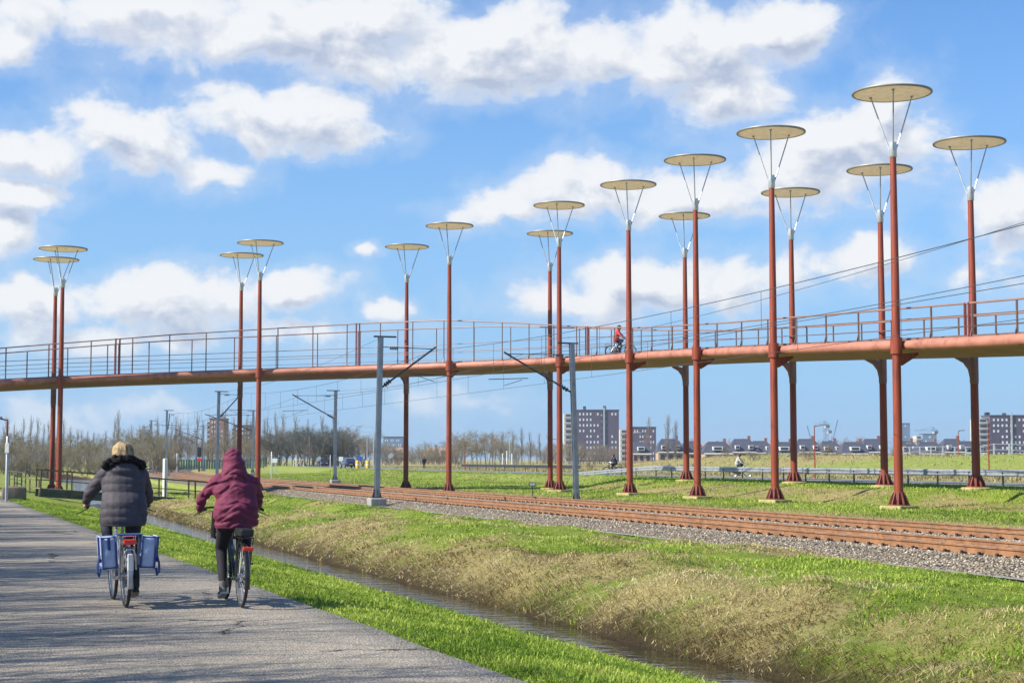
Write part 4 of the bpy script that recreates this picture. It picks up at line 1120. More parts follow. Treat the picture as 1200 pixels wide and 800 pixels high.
def rider(loc, rz, label, top_mat, leg_mat, shoe_mat, low=-1, hair=None, hood=None, fur=False, quilt=0.0, lean=0.0, scale=1.0, wide=1.0, vox=.012, group=None, hem=.86, lift=0.0, roll=0.0):
    root = empty('person', loc, rz, label, 'person', group); root.rotation_euler[0] = roll; root.scale = (scale,) * 3
    W_ = wide; lz = lift
    pel = Vector((-.25, 0, 1.03)); ch = Vector((-.16 + lean, 0, 1.33 + lz)); nk = Vector((-.10 + lean * 1.3, 0, 1.53 + lz)); hd = Vector((-.055 + lean * 1.4, 0, 1.648 + lz))
    sh_ = {e: Vector((-.13 + lean * 1.2, e * .185 * W_, 1.445 + lz)) for e in (-1, 1)}
    el_ = {1: Vector((.0 + lean * .6, .335 * max(W_, 1), 1.225 + lz * .5)), -1: Vector((.02 + lean * .6, -.285 * max(W_, 1), 1.215 + lz * .5))}
    wr = {e: Vector((.135, e * .345 + .02, 1.125)) for e in (-1, 1)}; gr = {e: Vector((.185, e * .322 + .02, 1.066)) for e in (-1, 1)}
    hip = {e: Vector((-.26, e * .10, 1.0)) for e in (-1, 1)}
    kn = {low: Vector((.045, low * .13, .64)), -low: Vector((.15, -low * .15, .92))}
    an = {low: Vector((-.17, low * .145, .225)), -low: Vector((-.15, -low * .145, .575))}
    # body: one continuous skin
    mb = MB(); head_into(mb, hd); mb.cap(hd - Vector((.02, 0, .05)), nk - Vector((.02, 0, .06)), .055, .062, 12)
    mb.cap(nk - Vector((.02, 0, .05)), ch, .09, .12, 12); mb.cap(ch, pel, .12, .12, 12); mb.cap(sh_[-1], sh_[1], .05, .05, 10)
    for e in (-1, 1):
        mb.cap(sh_[e], el_[e], .045, .036, 10); mb.cap(el_[e], wr[e], .036, .026, 10); hand_into(mb, wr[e], gr[e], e)
        mb.cap(pel, hip[e], .1, .085, 10); mb.cap(hip[e], kn[e], .075, .05, 10); mb.cap(kn[e], an[e], .048, .032, 10); mb.cap(an[e], an[e] + Vector((.12, 0, -.06)), .03, .026, 8)
    body = link_mesh('body', remesh(mb, min(vox, .009) if vox < .015 else vox, 2, 'body'), M['skin'], root)
    if vox < .015:
        ey = MB()
        for e in (-1, 1): ey.ell((hd.x + .083, e * .032, hd.z + .012), (.012, .014, .011), 8, 6)
        ey.build('eyes', M['glass_dark'], body, True)
    # jacket
    jk = MB()
    prof = [((-.245, 0, hem), .185, .235 * W_, .0), ((-.245, 0, hem + .06), .20, .25 * W_, .0), ((-.24, 0, hem + .14), .205, .262 * W_, .02), (pel + Vector((.0, 0, .10)), .18, .245 * W_, .06), (pel.lerp(ch, .62), .165, .235 * W_, .10),
            (ch + Vector((0, 0, .02)), .165, .24 * W_, .15), (sh_[1] * .5 + sh_[-1] * .5 + Vector((-.02, 0, -.03)), .135, .225 * W_, .2), (sh_[1] * .5 + sh_[-1] * .5 + Vector((.0, 0, .045)), .10, .16 * W_, .25), (nk + Vector((-.01, 0, .0)), .075, .085, .25)]
    jk.loft([ring(c, rx, ry, 20, tl) for c, rx, ry, tl in prof])
    for e in (-1, 1):
        jk.cap(sh_[e] + Vector((0, -e * .03, .0)), sh_[e] + Vector((0, e * .012, -.03)), .085, .085, 14)
        jk.cap(sh_[e] + Vector((0, e * .01, -.02)), el_[e], .083, .070, 14); jk.cap(el_[e], wr[e].lerp(el_[e], .04), .070, .050, 14)
    if hood == 'up':
        jk.ell(hd + Vector((-.02, 0, .005)), (.140, .128, .150), 18, 12); jk.cap(hd + Vector((-.035, 0, -.03)), nk + Vector((-.03, 0, -.03)), .135, .165, 16)
        jk.ell(hd + Vector((-.01, .01, .10)), (.09, .075, .065), 14, 9); jk.cap(nk + Vector((-.06, 0, -.02)), nk + Vector((-.05, 0, -.05)), .12, .15, 14)
    elif hood == 'down':
        jk.ell(nk + Vector((-.12, 0, -.055)), (.085, .165, .10), 16, 10, Matrix.Rotation(.5, 3, 'Y')); jk.cap(nk + Vector((-.03, 0, .0)), nk + Vector((-.02, 0, .04)), .11, .10, 14)
    else: jk.cap(nk + Vector((-.02, 0, -.03)), nk + Vector((-.01, 0, .03)), .085, .08, 12)
    me = remesh(jk, vox, 3, 'jacket')
    n = len(me.vertices); co = np.empty(n * 3, np.float32); me.vertices.foreach_get('co', co); co = co.reshape(-1, 3); no = np.empty(n * 3, np.float32); me.vertices.foreach_get('normal', no); no = no.reshape(-1, 3)
    if quilt:
        ph = (co[:, 2] + .35 * np.maximum(np.abs(co[:, 1]) - .2, 0)) / .088
        dsp = quilt * (np.abs(np.sin(ph * PI)) ** .5 - .75)
        dsp += .006 * (fbm(co[:, 1] * 10 + co[:, 0] * 6, co[:, 2] * 12, 1.0, 3) - .5)
    else:
        w1 = fbm(co[:, 1] * 3 + 5 + co[:, 0] * 2, co[:, 2] * 14 + co[:, 1] * 3, 1.0, 3) - .5; w2 = fbm(co[:, 1] * 9, co[:, 2] * 22 - co[:, 0] * 6, 1.0, 2) - .5
        w3 = 1 - np.abs(2 * fbm(co[:, 1] * 2 + 11 + co[:, 0] * 2, co[:, 2] * 11 + np.abs(co[:, 1]) * 5, 1.0, 2) - 1)
        dsp = .024 * w1 + .012 * w2 - .022 * np.clip(w3 - .8, 0, 1) * 5
    co = co + no * dsp[:, None]
    if hood == 'up':      # open the hood at the face
        r = ((co[:, 1]) / .078) ** 2 + ((co[:, 2] - hd.z + .005) / .112) ** 2; fr = (r < 1) & (co[:, 0] > hd.x + .02)
        co[fr, 0] -= (co[fr, 0] - hd.x - .01) * .95
    me.vertices.foreach_set('co', co.astype(np.float32).ravel()); me.update()
    jo = link_mesh('jacket', me, top_mat, root)
    if fur:
        rs_ = np.random.RandomState(5); f = MB()
        for i in range(300):
            a = PI * (.5 + (rs_.rand() - .5) * 1.35) * 1.0
            q = Vector((nk.x - .055 - .10 * math.sin(a), .205 * math.cos(a), nk.z + .03 + .030 * math.sin(a) ** 2 - .05 * abs(math.cos(a)) ** 3)) + Vector((rs_.randn() * .014, rs_.randn() * .010, rs_.randn() * .014))
            f.ell(q, (.026, .026, .026), 7, 5)
        fm = remesh(f, .009, 1, 'fur'); 
        k = len(fm.vertices); c2 = np.empty(k * 3, np.float32); fm.vertices.foreach_get('co', c2); c2 = c2.reshape(-1, 3); c2 += (np.random.RandomState(2).rand(k, 3) - .5) * .014; fm.vertices.foreach_set('co', c2.astype(np.float32).ravel())
        link_mesh('fur_trim', fm, M['fur'], root)
    if hair is not None:
        hm = MB(); hm.ell(hd + Vector((-.022, 0, .030)), (.125, .118, .112), 20, 12); hm.ell(hd + Vector((-.055, 0, -.02)), (.10, .122, .10), 18, 10)
        for e in (-1, 1): hm.ell(hd + Vector((-.015, e * .075, -.02)), (.065, .036, .095), 12, 8)
        h2 = remesh(hm, vox * .8, 2, 'hair'); k = len(h2.vertices); c2 = np.empty(k * 3, np.float32); h2.vertices.foreach_get('co', c2); c2 = c2.reshape(-1, 3)
        an_ = np.arctan2(c2[:, 1], -(c2[:, 0] - hd.x)); c2 *= 1; d = c2 - np.array(hd); d *= (1 + .07 * (vnoise(an_ * 9 + 20, c2[:, 2] * 3, 1.0) - .5) + .05 * (vnoise(an_ * 25 + 20, c2[:, 2] * 6 + 4, 1.0) - .5))[:, None]; c2 = d + np.array(hd)
        h2.vertices.foreach_set('co', c2.astype(np.float32).ravel()); link_mesh('hair', h2, hair, root)
    # trousers
    tr = MB()
    tr.loft([ring((-.25, 0, .86), .15, .18, 16), ring((-.25, 0, 1.0), .16, .20 * W_, 16), ring((-.24, 0, 1.10), .15, .19 * W_, 16)])
    for e in (-1, 1):
        tr.cap(hip[e] + Vector((0, e * .01, -.02)), kn[e], .105 * W_, .070, 14); tr.cap(kn[e], an[e] + Vector((0, 0, .05)), .070, .050, 14)
    tm = remesh(tr, vox, 3, 'trousers'); link_mesh('trousers', tm, leg_mat, root)
    for e in (-1, 1):
        a = an[e]; sh2 = MB(); pitch_ = .30 if e == low else .1
        Mx = Matrix.Rotation(pitch_, 3, 'Y')
        sh2.cap(a + Vector((0, 0, .05)), a + Vector((.0, 0, -.03)), .050, .050, 12); sh2.ell(a + Mx @ Vector((.03, 0, -.055)), (.085, .045, .05), 12, 8); sh2.ell(a + Mx @ Vector((.12, 0, -.066)), (.085, .050, .038), 12, 8)
        so_ = link_mesh('shoe', remesh(sh2, vox, 2, 'shoe'), shoe_mat, root)
        sl2 = MB(); sl2.loft([[a + Mx @ Vector((x_, y_, zz_)) for x_, y_ in ((-.06, -.035), (.04, -.042), (.13, -.05), (.19, -.03), (.205, 0), (.19, .03), (.13, .05), (.04, .042), (-.06, .035), (-.075, 0))] for zz_ in (-.112, -.088)])
        sl2.build('sole', M['sole'] if shoe_mat == M['shoe_grey'] else M['black'], so_)
    return root
HEAD = PI / 2 + R(20.6)          # riding direction along the path
def cyc_pt(px, py): return at(px, py, 1.0)
def on_path(px, py):
    b = (400 - py) / F; y = CP - b * SP; z = SP + b * CP; tt = -CH / z; return Vector(((px - 600) / F * tt, y * tt, .012))
def front_of(p, ang, d): return Vector((p.x + d * math.cos(ang), p.y + d * math.sin(ang), p.z))
pA = on_path(147.5, 712.5); pA = front_of(pA, HEAD, .55)
bicycle(pA, HEAD, 'silver bicycle with blue double pannier, ridden by the blonde person', M['silver'], low=-1, lean=R(-1.0))
rider(pA, HEAD, 'blonde person in charcoal quilted coat with black fur collar, cycling', M['puffer'], M['jeans'], M['shoe_dark'], low=-1, hair=M['hair'], hood='down', fur=True, quilt=.008, wide=1.0, hem=.86)
HB = PI / 2 + R(19.0)
pB = on_path(283, 712.5); pB = front_of(pB, HB, .55)
bicycle(pB, HB, 'black electric bicycle with front basket, ridden by the person in maroon', M['black_metal'], low=1, basket=True, battery=True, lean=R(1.0), scale=.97)
rider(pB, HB, 'person in maroon hooded jacket and black trousers, cycling', M['maroon'], M['black_cloth'], M['shoe_grey'], low=1, hood='up', scale=.945, wide=1.05, hem=.88, roll=R(-1))
# double pannier hanging on the silver bicycle's rack
pn = empty('pannier_bag', pA, HEAD, 'blue grey canvas double pannier with navy straps on the silver bicycle', 'pannier')
for e in (-1, 1):
    Mx = Matrix.Rotation(e * R(-4), 3, 'X')
    c = Vector((-.66, e * .205 + .012, .60))
    bg_ = MB().bbox(c, (.34, .155, .335), .035, M=Mx, seg=3).build('bag', M['pannier'], pn, True)
    tm = MB()
    for z in (-.160, .160): tm.tube([c + Mx @ Vector((x, y, z)) for x, y in ((-.173, -.074), (.173, -.074), (.173, .074), (-.173, .074))], .011, 5, closed=True)
    for y in (-.074, .074): tm.tube([c + Mx @ Vector((-.173, y, -.16)), c + Mx @ Vector((-.173, y, .16))], .011, 5)
    tm.build('piping', M['navy_trim'], bg_)
    fl = MB(); fl.bbox(c + Mx @ Vector((0, e * .082, .06)), (.32, .012, .24), .005, M=Mx); fl.build('flap', M['pannier'], bg_)
    stp = MB(); stp.bar(c + Mx @ Vector((-.10, e * .092, .17)), c + Mx @ Vector((-.10, e * .092, -.10)), .006, .035)
    stp.tube([c + Mx @ Vector((-.12, e * .095, -.02)), c + Mx @ Vector((-.14, e * .125, -.12)), c + Mx @ Vector((-.15, e * .13, -.20)), c + Mx @ Vector((-.13, e * .115, -.24)), c + Mx @ Vector((-.12, e * .10, -.16))], .013, 5)
    if e > 0: stp.bar(c + Mx @ Vector((-.177, 0, .165)), c + Mx @ Vector((-.177, 0, .03)), .008, .03)
    stp.build('strap', M['navy_trim'], bg_)
MB().bbox((-.66, 0, .788), (.26, .27, .010), .004).build('top_sheet', M['navy_trim'], pn)
# bridge cyclist and distant cyclists
s = s_of_px(727, 412, -.9); cx_, cy_ = cl(s, -.9); hb_ = R(-14)
pC = Vector((cx_, cy_, zdeck(s) + .01))
bicycle(pC, hb_, 'grey bicycle ridden across the cycle bridge', M['silver'], low=1, scale=.97)
rider(pC, hb_, 'person in bright red jacket cycling over the bridge', M['red_cloth'], M['jeans'], M['black'], low=1, hair=M['hair_brown'], vox=.02)
for px, D, ang, mt, lab, lb in ((718, 140, R(195), M['jeans'], 'distant person in dark jacket cycling behind the guard rail', 'distant bicycle under the dark jacketed person'), (868, 124, R(-20), M['pale_cloth'], 'distant person in pale jacket cycling behind the guard rail', 'distant bicycle under the pale jacketed person')):
    p = gp(px, D); bicycle(p, ang, lb, M['black_metal']); rider(p, ang, lab, mt, M['jeans'], M['black'], hair=M['hair_brown'], vox=.022)
def stander(loc, rz, label, mt):
    root = empty('person', loc, rz, label, 'person')
    mb = MB(); head_into(mb, (0, 0, 1.62)); mb.cap((0, 0, 1.54), (0, 0, 1.42), .055, .06); mb.cap((0, 0, 1.3), (0, 0, .95), .12, .12)
    for e in (-1, 1):
        mb.cap((0, e * .1, 1.4), (0, e * .2, 1.4), .05, .05); mb.cap((0, e * .22, 1.38), (-.02, e * .27, 1.1), .045, .036); mb.cap((-.02, e * .27, 1.1), (.06, e * .27, .86), .036, .028); mb.ell((.07, e * .27, .80), (.03, .02, .07))
        mb.cap((0, e * .09, .92), (.05 * e, e * .1, .5), .08, .05); mb.cap((.05 * e, e * .1, .5), (.02 * e, e * .1, .08), .05, .035); mb.cap((.02 * e, e * .1, .05), (.02 * e + .13, e * .11, .035), .04, .03)
    link_mesh('body', remesh(mb, .02, 2), M['skin'], root)
    jk = MB(); jk.loft([ring(c, rx, ry) for c, rx, ry in (((0, 0, .78), .16, .22), ((0, 0, 1.0), .16, .22), ((0, 0, 1.3), .16, .23), ((0, 0, 1.42), .12, .2), ((0, 0, 1.5), .07, .08))])
    for e in (-1, 1): jk.cap((0, e * .2, 1.4), (-.02, e * .27, 1.1), .08, .065); jk.cap((-.02, e * .27, 1.1), (.05, e * .27, .88), .065, .05)
    link_mesh('coat', remesh(jk, .02, 2), mt, root)
    tr = MB()
    for e in (-1, 1): tr.cap((0, e * .09, .88), (.05 * e, e * .1, .5), .10, .075); tr.cap((.05 * e, e * .1, .5), (.02 * e, e * .1, .1), .075, .055)
    link_mesh('trousers', remesh(tr, .02, 2), M['black_cloth'], root)
    h = MB(); h.ell((-.02, 0, 1.66), (.105, .09, .10)); h.build('hair', M['hair_brown'], root, True)
stander(gp(497, 235, 546), R(120), 'dark coated person walking by the distant road', M['black_cloth'])

# ------------------------------------------------------------------ cars
def car(loc, rz, paint, label):
    root = empty('parked_car' if False else 'car', loc, rz, label, 'car', 'cars on the distant road')
    sec = [(-2.05, .42, .80, .70), (-1.95, .32, .92, .80), (-1.2, .26, .95, .86), (0, .24, .93, .88), (1.0, .26, .90, .86), (1.8, .32, .80, .80), (2.08, .40, .62, .68)]
    mb = MB(); mb.loft([[Vector((x, w_ * math.copysign(min(1, abs(math.cos(q)) ** .45), math.cos(q)), (z0 + z1) / 2 + (z1 - z0) / 2 * math.copysign(abs(math.sin(q)) ** .6, math.sin(q)))) for q in [2 * PI * j / 20 for j in range(20)]] for x, z0, z1, w_ in sec])
    mb.build('body', paint, root, True)
    gl = MB(); gl.loft([[Vector((x, w_ * a, z)) for a, z in ((-1, .86), (-.86, zt), (.86, zt), (1, .86))] for x, zt, w_ in ((-1.85, .95, .72), (-1.35, 1.38, .72), (-.2, 1.46, .74), (.35, 1.40, .74), (1.05, .92, .74))])
    gl.build('windows', M['glass_dark'], root)
    rf = MB(); rf.loft([[Vector((x, a * w_, z)) for a, z in ((-.80, zt), (0, zt + .035), (.80, zt), (0, zt - .02))] for x, zt, w_ in ((-1.45, 1.37, .74), (-.2, 1.46, .76), (.45, 1.40, .74))]); rf.build('roof', paint, root)
    for x in (-1.25, 1.3):
        for e in (-1, 1):
            w_ = MB().tube([(x, e * .70, .32), (x, e * .88, .32)], .32, 18).build('wheel', M['rubber'], root); MB().tube([(x, e * .86, .32), (x, e * .89, .32)], .2, 12).build('rim', M['galv_light'], w_)
    for e in (-1, 1):
        MB().bbox((2.0, e * .52, .64), (.12, .30, .13), .03).build('headlight', M['glass_bright'], root)
        MB().bbox((-2.02, e * .58, .74), (.08, .22, .16), .03).build('tail_light', M['red_lens'], root)
    MB().bbox((-2.05, 0, .55), (.03, .5, .11), .008).build('number_plate', M['yellow'], root)
    return root
car(gp(408, 240, 548), R(108), M['car_blue'], 'dark blue car on the distant road, the nearer one')
car(gp(378, 300, 546), R(-75), M['car_dark'], 'dark grey car on the distant road before the dark round trees')
# ------------------------------------------------------------------ bare trees
def make_tree(seed, h, kind):
    """returns (trunk mesh, crown mesh): tapered trunk and limbs, crown of fine twigs"""
    rn = random.Random(seed); tk = MB(); tv = []; tf = []
    def twig(p, q, w_):
        p, q = Vector(p), Vector(q); d = (q - p); s_ = d.cross(Vector((rn.uniform(-1, 1), rn.uniform(-1, 1), rn.uniform(-1, 1))))
        if s_.length < 1e-6: return
        s_.normalize(); o = len(tv); tv.extend([p - s_ * w_, p + s_ * w_, q]); tf.append((o, o + 1, o + 2))
    def grow_(p, d, ln, r, lv, maxlv):
        pts = [p]; rr = [r]; dd = d.copy(); k = 3
        for i in range(k):
            up = {'broad': .10, 'poplar': .22, 'shrub': .12, 'young': .18}[kind]
            jt = {'broad': .12, 'poplar': .05, 'shrub': .16, 'young': .10}[kind] * (1 if lv else .6)
            dd = (dd + Vector((rn.gauss(0, jt), rn.gauss(0, jt), rn.gauss(0, .08) + up))).normalized()
            pts.append(pts[-1] + dd * ln / k); rr.append(r * (1 - .75 * (i + 1) / k) if lv else r * (1 - .62 * (i + 1) / k))
        if lv < 2: tk.tube(pts, rr, 6 if lv == 0 else 4, False)
        else:
            for a, b in zip(pts[:-1], pts[1:]): twig(a, a + (b - a) * 1.25, max(rr[0] * .9, .012 * h / 12))
        if lv >= maxlv:
            for i in range(5):
                f = rn.random(); a = pts[0].lerp(pts[-1], f); v = (dd + Vector((rn.gauss(0, .6), rn.gauss(0, .6), rn.gauss(.25, .4)))).normalized()
                twig(a, a + v * ln * rn.uniform(.5, 1.0), .016 * h / 12)
            return
        nch = {0: {'broad': 9, 'poplar': 30, 'shrub': 8, 'young': 15}[kind], 1: {'broad': 8, 'poplar': 6, 'shrub': 7, 'young': 5}[kind], 2: 6}.get(lv, 4)
        for i in range(nch):
            f = (.25 if lv else {'broad': .22, 'poplar': .10, 'shrub': .05, 'young': .28}[kind]); f = f + (1 - f) * (i + rn.random() * .9) / nch
            f = min(f, .98); seg = min(int(f * k), k - 1); a = pts[seg].lerp(pts[seg + 1], f * k - seg)
            t_ = (pts[seg + 1] - pts[seg]).normalized(); u1, u2 = frame(t_); q = rn.uniform(0, 2 * PI)
            sp = {'broad': rn.uniform(.55, 1.1), 'poplar': rn.uniform(.22, .42), 'shrub': rn.uniform(.4, .9), 'young': rn.uniform(.12, .36)}[kind]
            v = (t_ * math.cos(sp) + (u1 * math.cos(q) + u2 * math.sin(q)) * math.sin(sp)).normalized()
            l2 = ln * {'broad': .58, 'poplar': .30, 'shrub': .55, 'young': .55}[kind] * (1 - .45 * f if lv == 0 else .95) * rn.uniform(.75, 1.15)
            grow_(a, v, l2, max(rr[seg] * .5, .006), lv + 1, maxlv)
    if kind == 'shrub':
        for i in range(7): grow_(Vector((rn.uniform(-.25, .25) * h, rn.uniform(-.25, .25) * h, 0)), Vector((rn.gauss(0, .35), rn.gauss(0, .35), 1)).normalized(), h * rn.uniform(.6, .85), h * .012, 0, 2)
    else: grow_(Vector((0, 0, -.2)), Vector((0, 0, 1)), h * {'broad': .78, 'poplar': .92, 'young': .85}[kind], h * {'broad': .015, 'poplar': .010, 'young': .011}[kind], 0, 3 if kind == 'broad' else 2)
    tm = tk.mesh('trunk')
    cm = bpy.data.meshes.new('crown'); cm.from_pydata([tuple(q) for q in tv], [], tf); cm.update()
    return tm, cm
TREES = {}
for kind, n, h in (('broad', 5, 12.0), ('poplar', 3, 16.0), ('shrub', 3, 5.0), ('young', 4, 6.0)):
    TREES[kind] = [make_tree(100 + 7 * i + len(kind), h, kind) for i in range(n)]
TH_ = {'broad': 12.0, 'poplar': 16.0, 'shrub': 5.0, 'young': 6.0}
def tree(kind, i, loc, h, bark, twig, label, group, rz=0.0, wide=1.0, name='bare_tree', cat='tree'):
    tm, cm = TREES[kind][i % len(TREES[kind])]
    s = h / TH_[kind]
    r = empty(name, loc, rz, label, cat, group); r.scale = (s * wide, s * wide, s)
    for nm, me, mt in (('trunk', tm, bark), ('crown', cm, twig)):
        if not me.materials: me.materials.append(mt)
        o = bpy.data.objects.new(nm, me); COL.objects.link(o); o.parent = r
        if me.materials[0] != mt: o.material_slots[0].link = 'OBJECT'; o.material_slots[0].material = mt
    return r
rn = random.Random(11)
def wood_mass(n, px0, px1, D0, D1, kinds, h0, h1, twigs, label, group, py=548, wide=1.0):
    """a far wood that reads as one mass"""
    P = []; Fs = []; o = 0
    for i in range(n):
        px = px0 + (px1 - px0) * (i + rn.random()) / n; p = gp(px, rn.uniform(D0, D1), py); k = rn.choice(kinds); tm, cm = TREES[k][rn.randrange(len(TREES[k]))]
        s = rn.uniform(h0, h1) / TH_[k]; a = rn.uniform(0, 6); c, d = math.cos(a), math.sin(a); ww = s * wide * rn.uniform(.9, 1.3)
        for me in (tm, cm):
            V = np.array([q.co for q in me.vertices]); T = []
            for f in me.polygons:
                v = list(f.vertices)
                for j in range(1, len(v) - 1): T.append((v[0], v[j], v[j + 1]))
            P.append(np.stack([(V[:, 0] * c - V[:, 1] * d) * ww + p.x, (V[:, 0] * d + V[:, 1] * c) * ww + p.y, V[:, 2] * s + p.z], -1)); Fs.append(np.array(T) + o); o += len(V)
    tag(np_mesh('distant_wood', np.concatenate(P), np.concatenate(Fs), twigs[0]), label, 'wood', kind='stuff')
# young roadside trees left of the bike path: their shadows streak the asphalt
for i in range(130):
    uu = -2 + i * .58 + rn.uniform(-.5, .5); w_ = -2.6 - rn.random() * 4.5; hgt = (4.3 - w_) / 1.24 * rn.uniform(.70, .98)
    x, y = uv2xy(uu, float(q2v(w_, uu)))
    tree('young', i, (x, y, gz(x, y)), hgt, M['bark_grey'], M['twig'], 'slender bare young tree in the row along the left edge of the bike path', 'young trees along the bike path', rn.uniform(0, 6), 1.35, 'young_tree')
# wood on the left
def grove(n, px0, px1, D0, D1, kinds, h0, h1, twigs, label, group, py=548, wide=1.0, cat='tree'):
    for i in range(n):
        px = px0 + (px1 - px0) * (i + rn.random()) / n; D = rn.uniform(D0, D1); p = gp(px, D, py); k = rn.choice(kinds)
        tree(k, rn.randrange(9), p, rn.uniform(h0, h1), rn.choice((M['bark'], M['bark_grey'])), rn.choice(twigs), label, group, rn.uniform(0, 6), wide * rn.uniform(.9, 1.3), 'bare_tree', cat)
TW = [M['twig'], M['twig_olive'], M['twig_grey']]
grove(56, -40, 200, 215, 310, ['broad'], 4.6, 6.8, [M['twig_olive'], M['twig_grey']], 'olive brown bare tree in the wood behind the leftmost lamp posts', 'bare trees of the left wood')
grove(44, -30, 210, 215, 300, ['shrub'], 2.2, 4.0, TW, 'low bare bush at the foot of the left wood', 'bushes of the left wood', wide=1.3, cat='bush')
grove(44, -30, 330, 330, 420, ['poplar'], 8.5, 12.5, [M['twig_grey'], M['twig']], 'tall thin bare poplar standing above the left wood', 'poplars above the left wood', wide=.8)
grove(34, 150, 310, 330, 430, ['broad'], 5.5, 9.0, [M['twig_grey'], M['twig']], 'grey bare tree of the wood beyond the curving tracks', 'bare trees beyond the curving tracks')
grove(26, 300, 440, 330, 420, ['broad'], 5.5, 8.5, [M['twig'], M['twig_grey']], 'grey brown bare tree around the dark round clump', 'bare trees behind the distant cars')
grove(16, 305, 412, 300, 325, ['shrub', 'broad'], 5.6, 8.2, [M['twig_dark']], 'dark dense round tree left of the far grey mast', 'dark trees behind the distant cars', wide=1.35)
grove(6, 300, 400, 400, 430, ['poplar'], 11.5, 13.5, [M['twig_grey']], 'tall poplar rising above the dark round clump', 'poplars behind the dark round clump')
grove(26, 440, 545, 380, 460, ['broad', 'shrub'], 3.2, 6.0, TW, 'bare tree between the far grey mast and the concrete footed lamp post', 'bare trees before the pale distant roofs')
grove(14, 530, 592, 380, 430, ['broad'], 6.5, 8.5, [M['twig'], M['twig_olive']], 'brown rounded bare tree right of the concrete footed lamp post', 'rounded bare trees left of the poplar row')
grove(30, 590, 720, 430, 520, ['broad', 'shrub'], 4.2, 6.8, TW, 'low bare tree behind the poplar row', 'low bare trees behind the poplar row', 545)
for i, px in enumerate((577, 588, 600, 611, 622, 633, 644, 656, 667)):
    p = gp(px, 400, 546); tree('poplar', i, p, rn.uniform(7.6, 9.2), M['bark_grey'], M['twig_grey'], 'slim poplar in the evenly spaced row, %s from the left' % ('first', 'second', 'third', 'fourth', 'fifth', 'sixth', 'seventh', 'eighth', 'ninth')[i], 'poplars in the evenly spaced row', i, 1.15, 'poplar_tree')
for px, hh in ((761, 13.5), (783, 14.0), (792, 12.5)):
    tree('poplar', px, gp(px, 480, 540), hh, M['bark_grey'], M['twig_grey'], {761: 'tall bare tree at the left before the lower apartment block', 783: 'tall bare tree at the right end of the lower apartment block', 792: 'slightly shorter bare tree right of the lower apartment block'}[px], 'tall trees by the lower apartment block', 0, 1.3, 'poplar_tree')
wood_mass(30, 790, 1150, 640, 760, ['broad'], 6.5, 11.0, TW, 'bare wood showing above the dark roofed houses', 'bare trees above the houses', 540)
wood_mass(40, 420, 1260, 900, 1200, ['broad'], 9.0, 14.0, TW, 'very distant bare wood along the horizon at the right', 'very distant trees on the horizon', 540, 1.4)
wood_mass(40, -200, 440, 500, 650, ['broad'], 6.5, 9.5, TW, 'distant bare wood behind the left woods', 'distant trees behind the left woods', 540, 1.4)
grove(10, 690, 1000, 150, 215, ['shrub'], .9, 1.5, TW, 'small bare shrub on the wild mound behind the road', 'small shrubs on the wild mound', 545, 1.6, 'bush')
# ------------------------------------------------------------------ buildings
def wface(root, x0, x1, y, z0, z1, nx, nz, w_, h_, mt, skip=None, axis='x', name='window'):
    me = MB().box((0, 0, 0), (w_, .12, h_) if axis == 'x' else (.12, w_, h_)).mesh(name); me.materials.append(mt)
    for j in range(nz):
        for i in range(nx):
            if skip and skip(i, j): continue
            c = x0 + (x1 - x0) * (i + .5) / nx; z = z0 + (z1 - z0) * (j + .5) / nz
            o = bpy.data.objects.new(name, me); COL.objects.link(o); o.parent = root
            o.location = (c, y, z) if axis == 'x' else (y, c, z)
def block(px0, px1, ptop, D, floors, cols, label, side_w=0, dep=14, skip=None, wall='brick_purple', shaft=None, stack=()):
    a = at(px0, 536, D); b = at(px1, 536, D); W_ = b.x - a.x; H = at(px0, ptop, D).z
    g0 = -.5
    root = empty('apartment_block', (a.x, D, g0), 0, label, 'apartment block'); H -= g0
    MB().box((W_ / 2, dep / 2, H / 2), (W_, dep, H)).build('wall', M[wall], root)
    MB().box((W_ / 2, dep / 2, H + .2), (W_ + .5, dep + .5, .4)).build('roof_edge', M['slate'], root)
    wface(root, .8, W_ - .8, -.05, .8, H - .6, cols, floors, W_ / cols * .36, H / floors * .40, M['glass_bright'], skip)
    if shaft is not None:
        f0, f1, z0 = shaft; MB().box((W_ * (f0 + f1) / 2, -.35, (H + z0 * H) / 2 + .8), (W_ * (f1 - f0), .7, H * (1 - z0) + 1.2)).build('stair_shaft', M['balcony_grey'], root)
        for k in (-1, 1):
            for j in range(floors):
                MB().box((W_ * ((f0 + f1) / 2 + k * .055), -.05, H * (j + .5) / floors), (W_ * .05, .14, H / floors * .5)).build('dark_window', M['glass_dark'], root)
    for f, hh in stack: MB().box((W_ * f, dep / 2, H + hh / 2), (1.6, 1.6, hh + .6)).build('chimney', M['slate'], root)
    if side_w:
        c = at(px0 - side_w, 536, D); sw = a.x - c.x
        MB().box((-sw / 2, dep / 2 + 2.2, H * .47), (sw, dep, H * .94)).build('side_wing', M['render_pale'], root)
        for j in range(floors):
            z = H * .94 * (j + .5) / floors
            MB().box((-sw / 2 - .1, 2.0 - .9 + .2, z - H / floors * .22), (sw * .9, 1.9, .9)).build('balcony', M['balcony_grey'], root)
            MB().box((-sw * .55, 2.14, z + H / floors * .14), (sw * .6, .14, H / floors * .42)).build('dark_window', M['glass_dark'], root)
    return root
rn2 = random.Random(4)
sk = {(i, j) for i in range(12) for j in range(10) if rn2.random() < .22}
block(676, 725.5, 480.5, 900, 9, 11, 'tall purple brick apartment block with pale balcony wing, between the lamp posts', 15, 16, lambda i, j: (i, j) in sk or i in (7, 8), shaft=(.63, .665, .3), stack=((.2, 2.2), (.68, 2.4)))
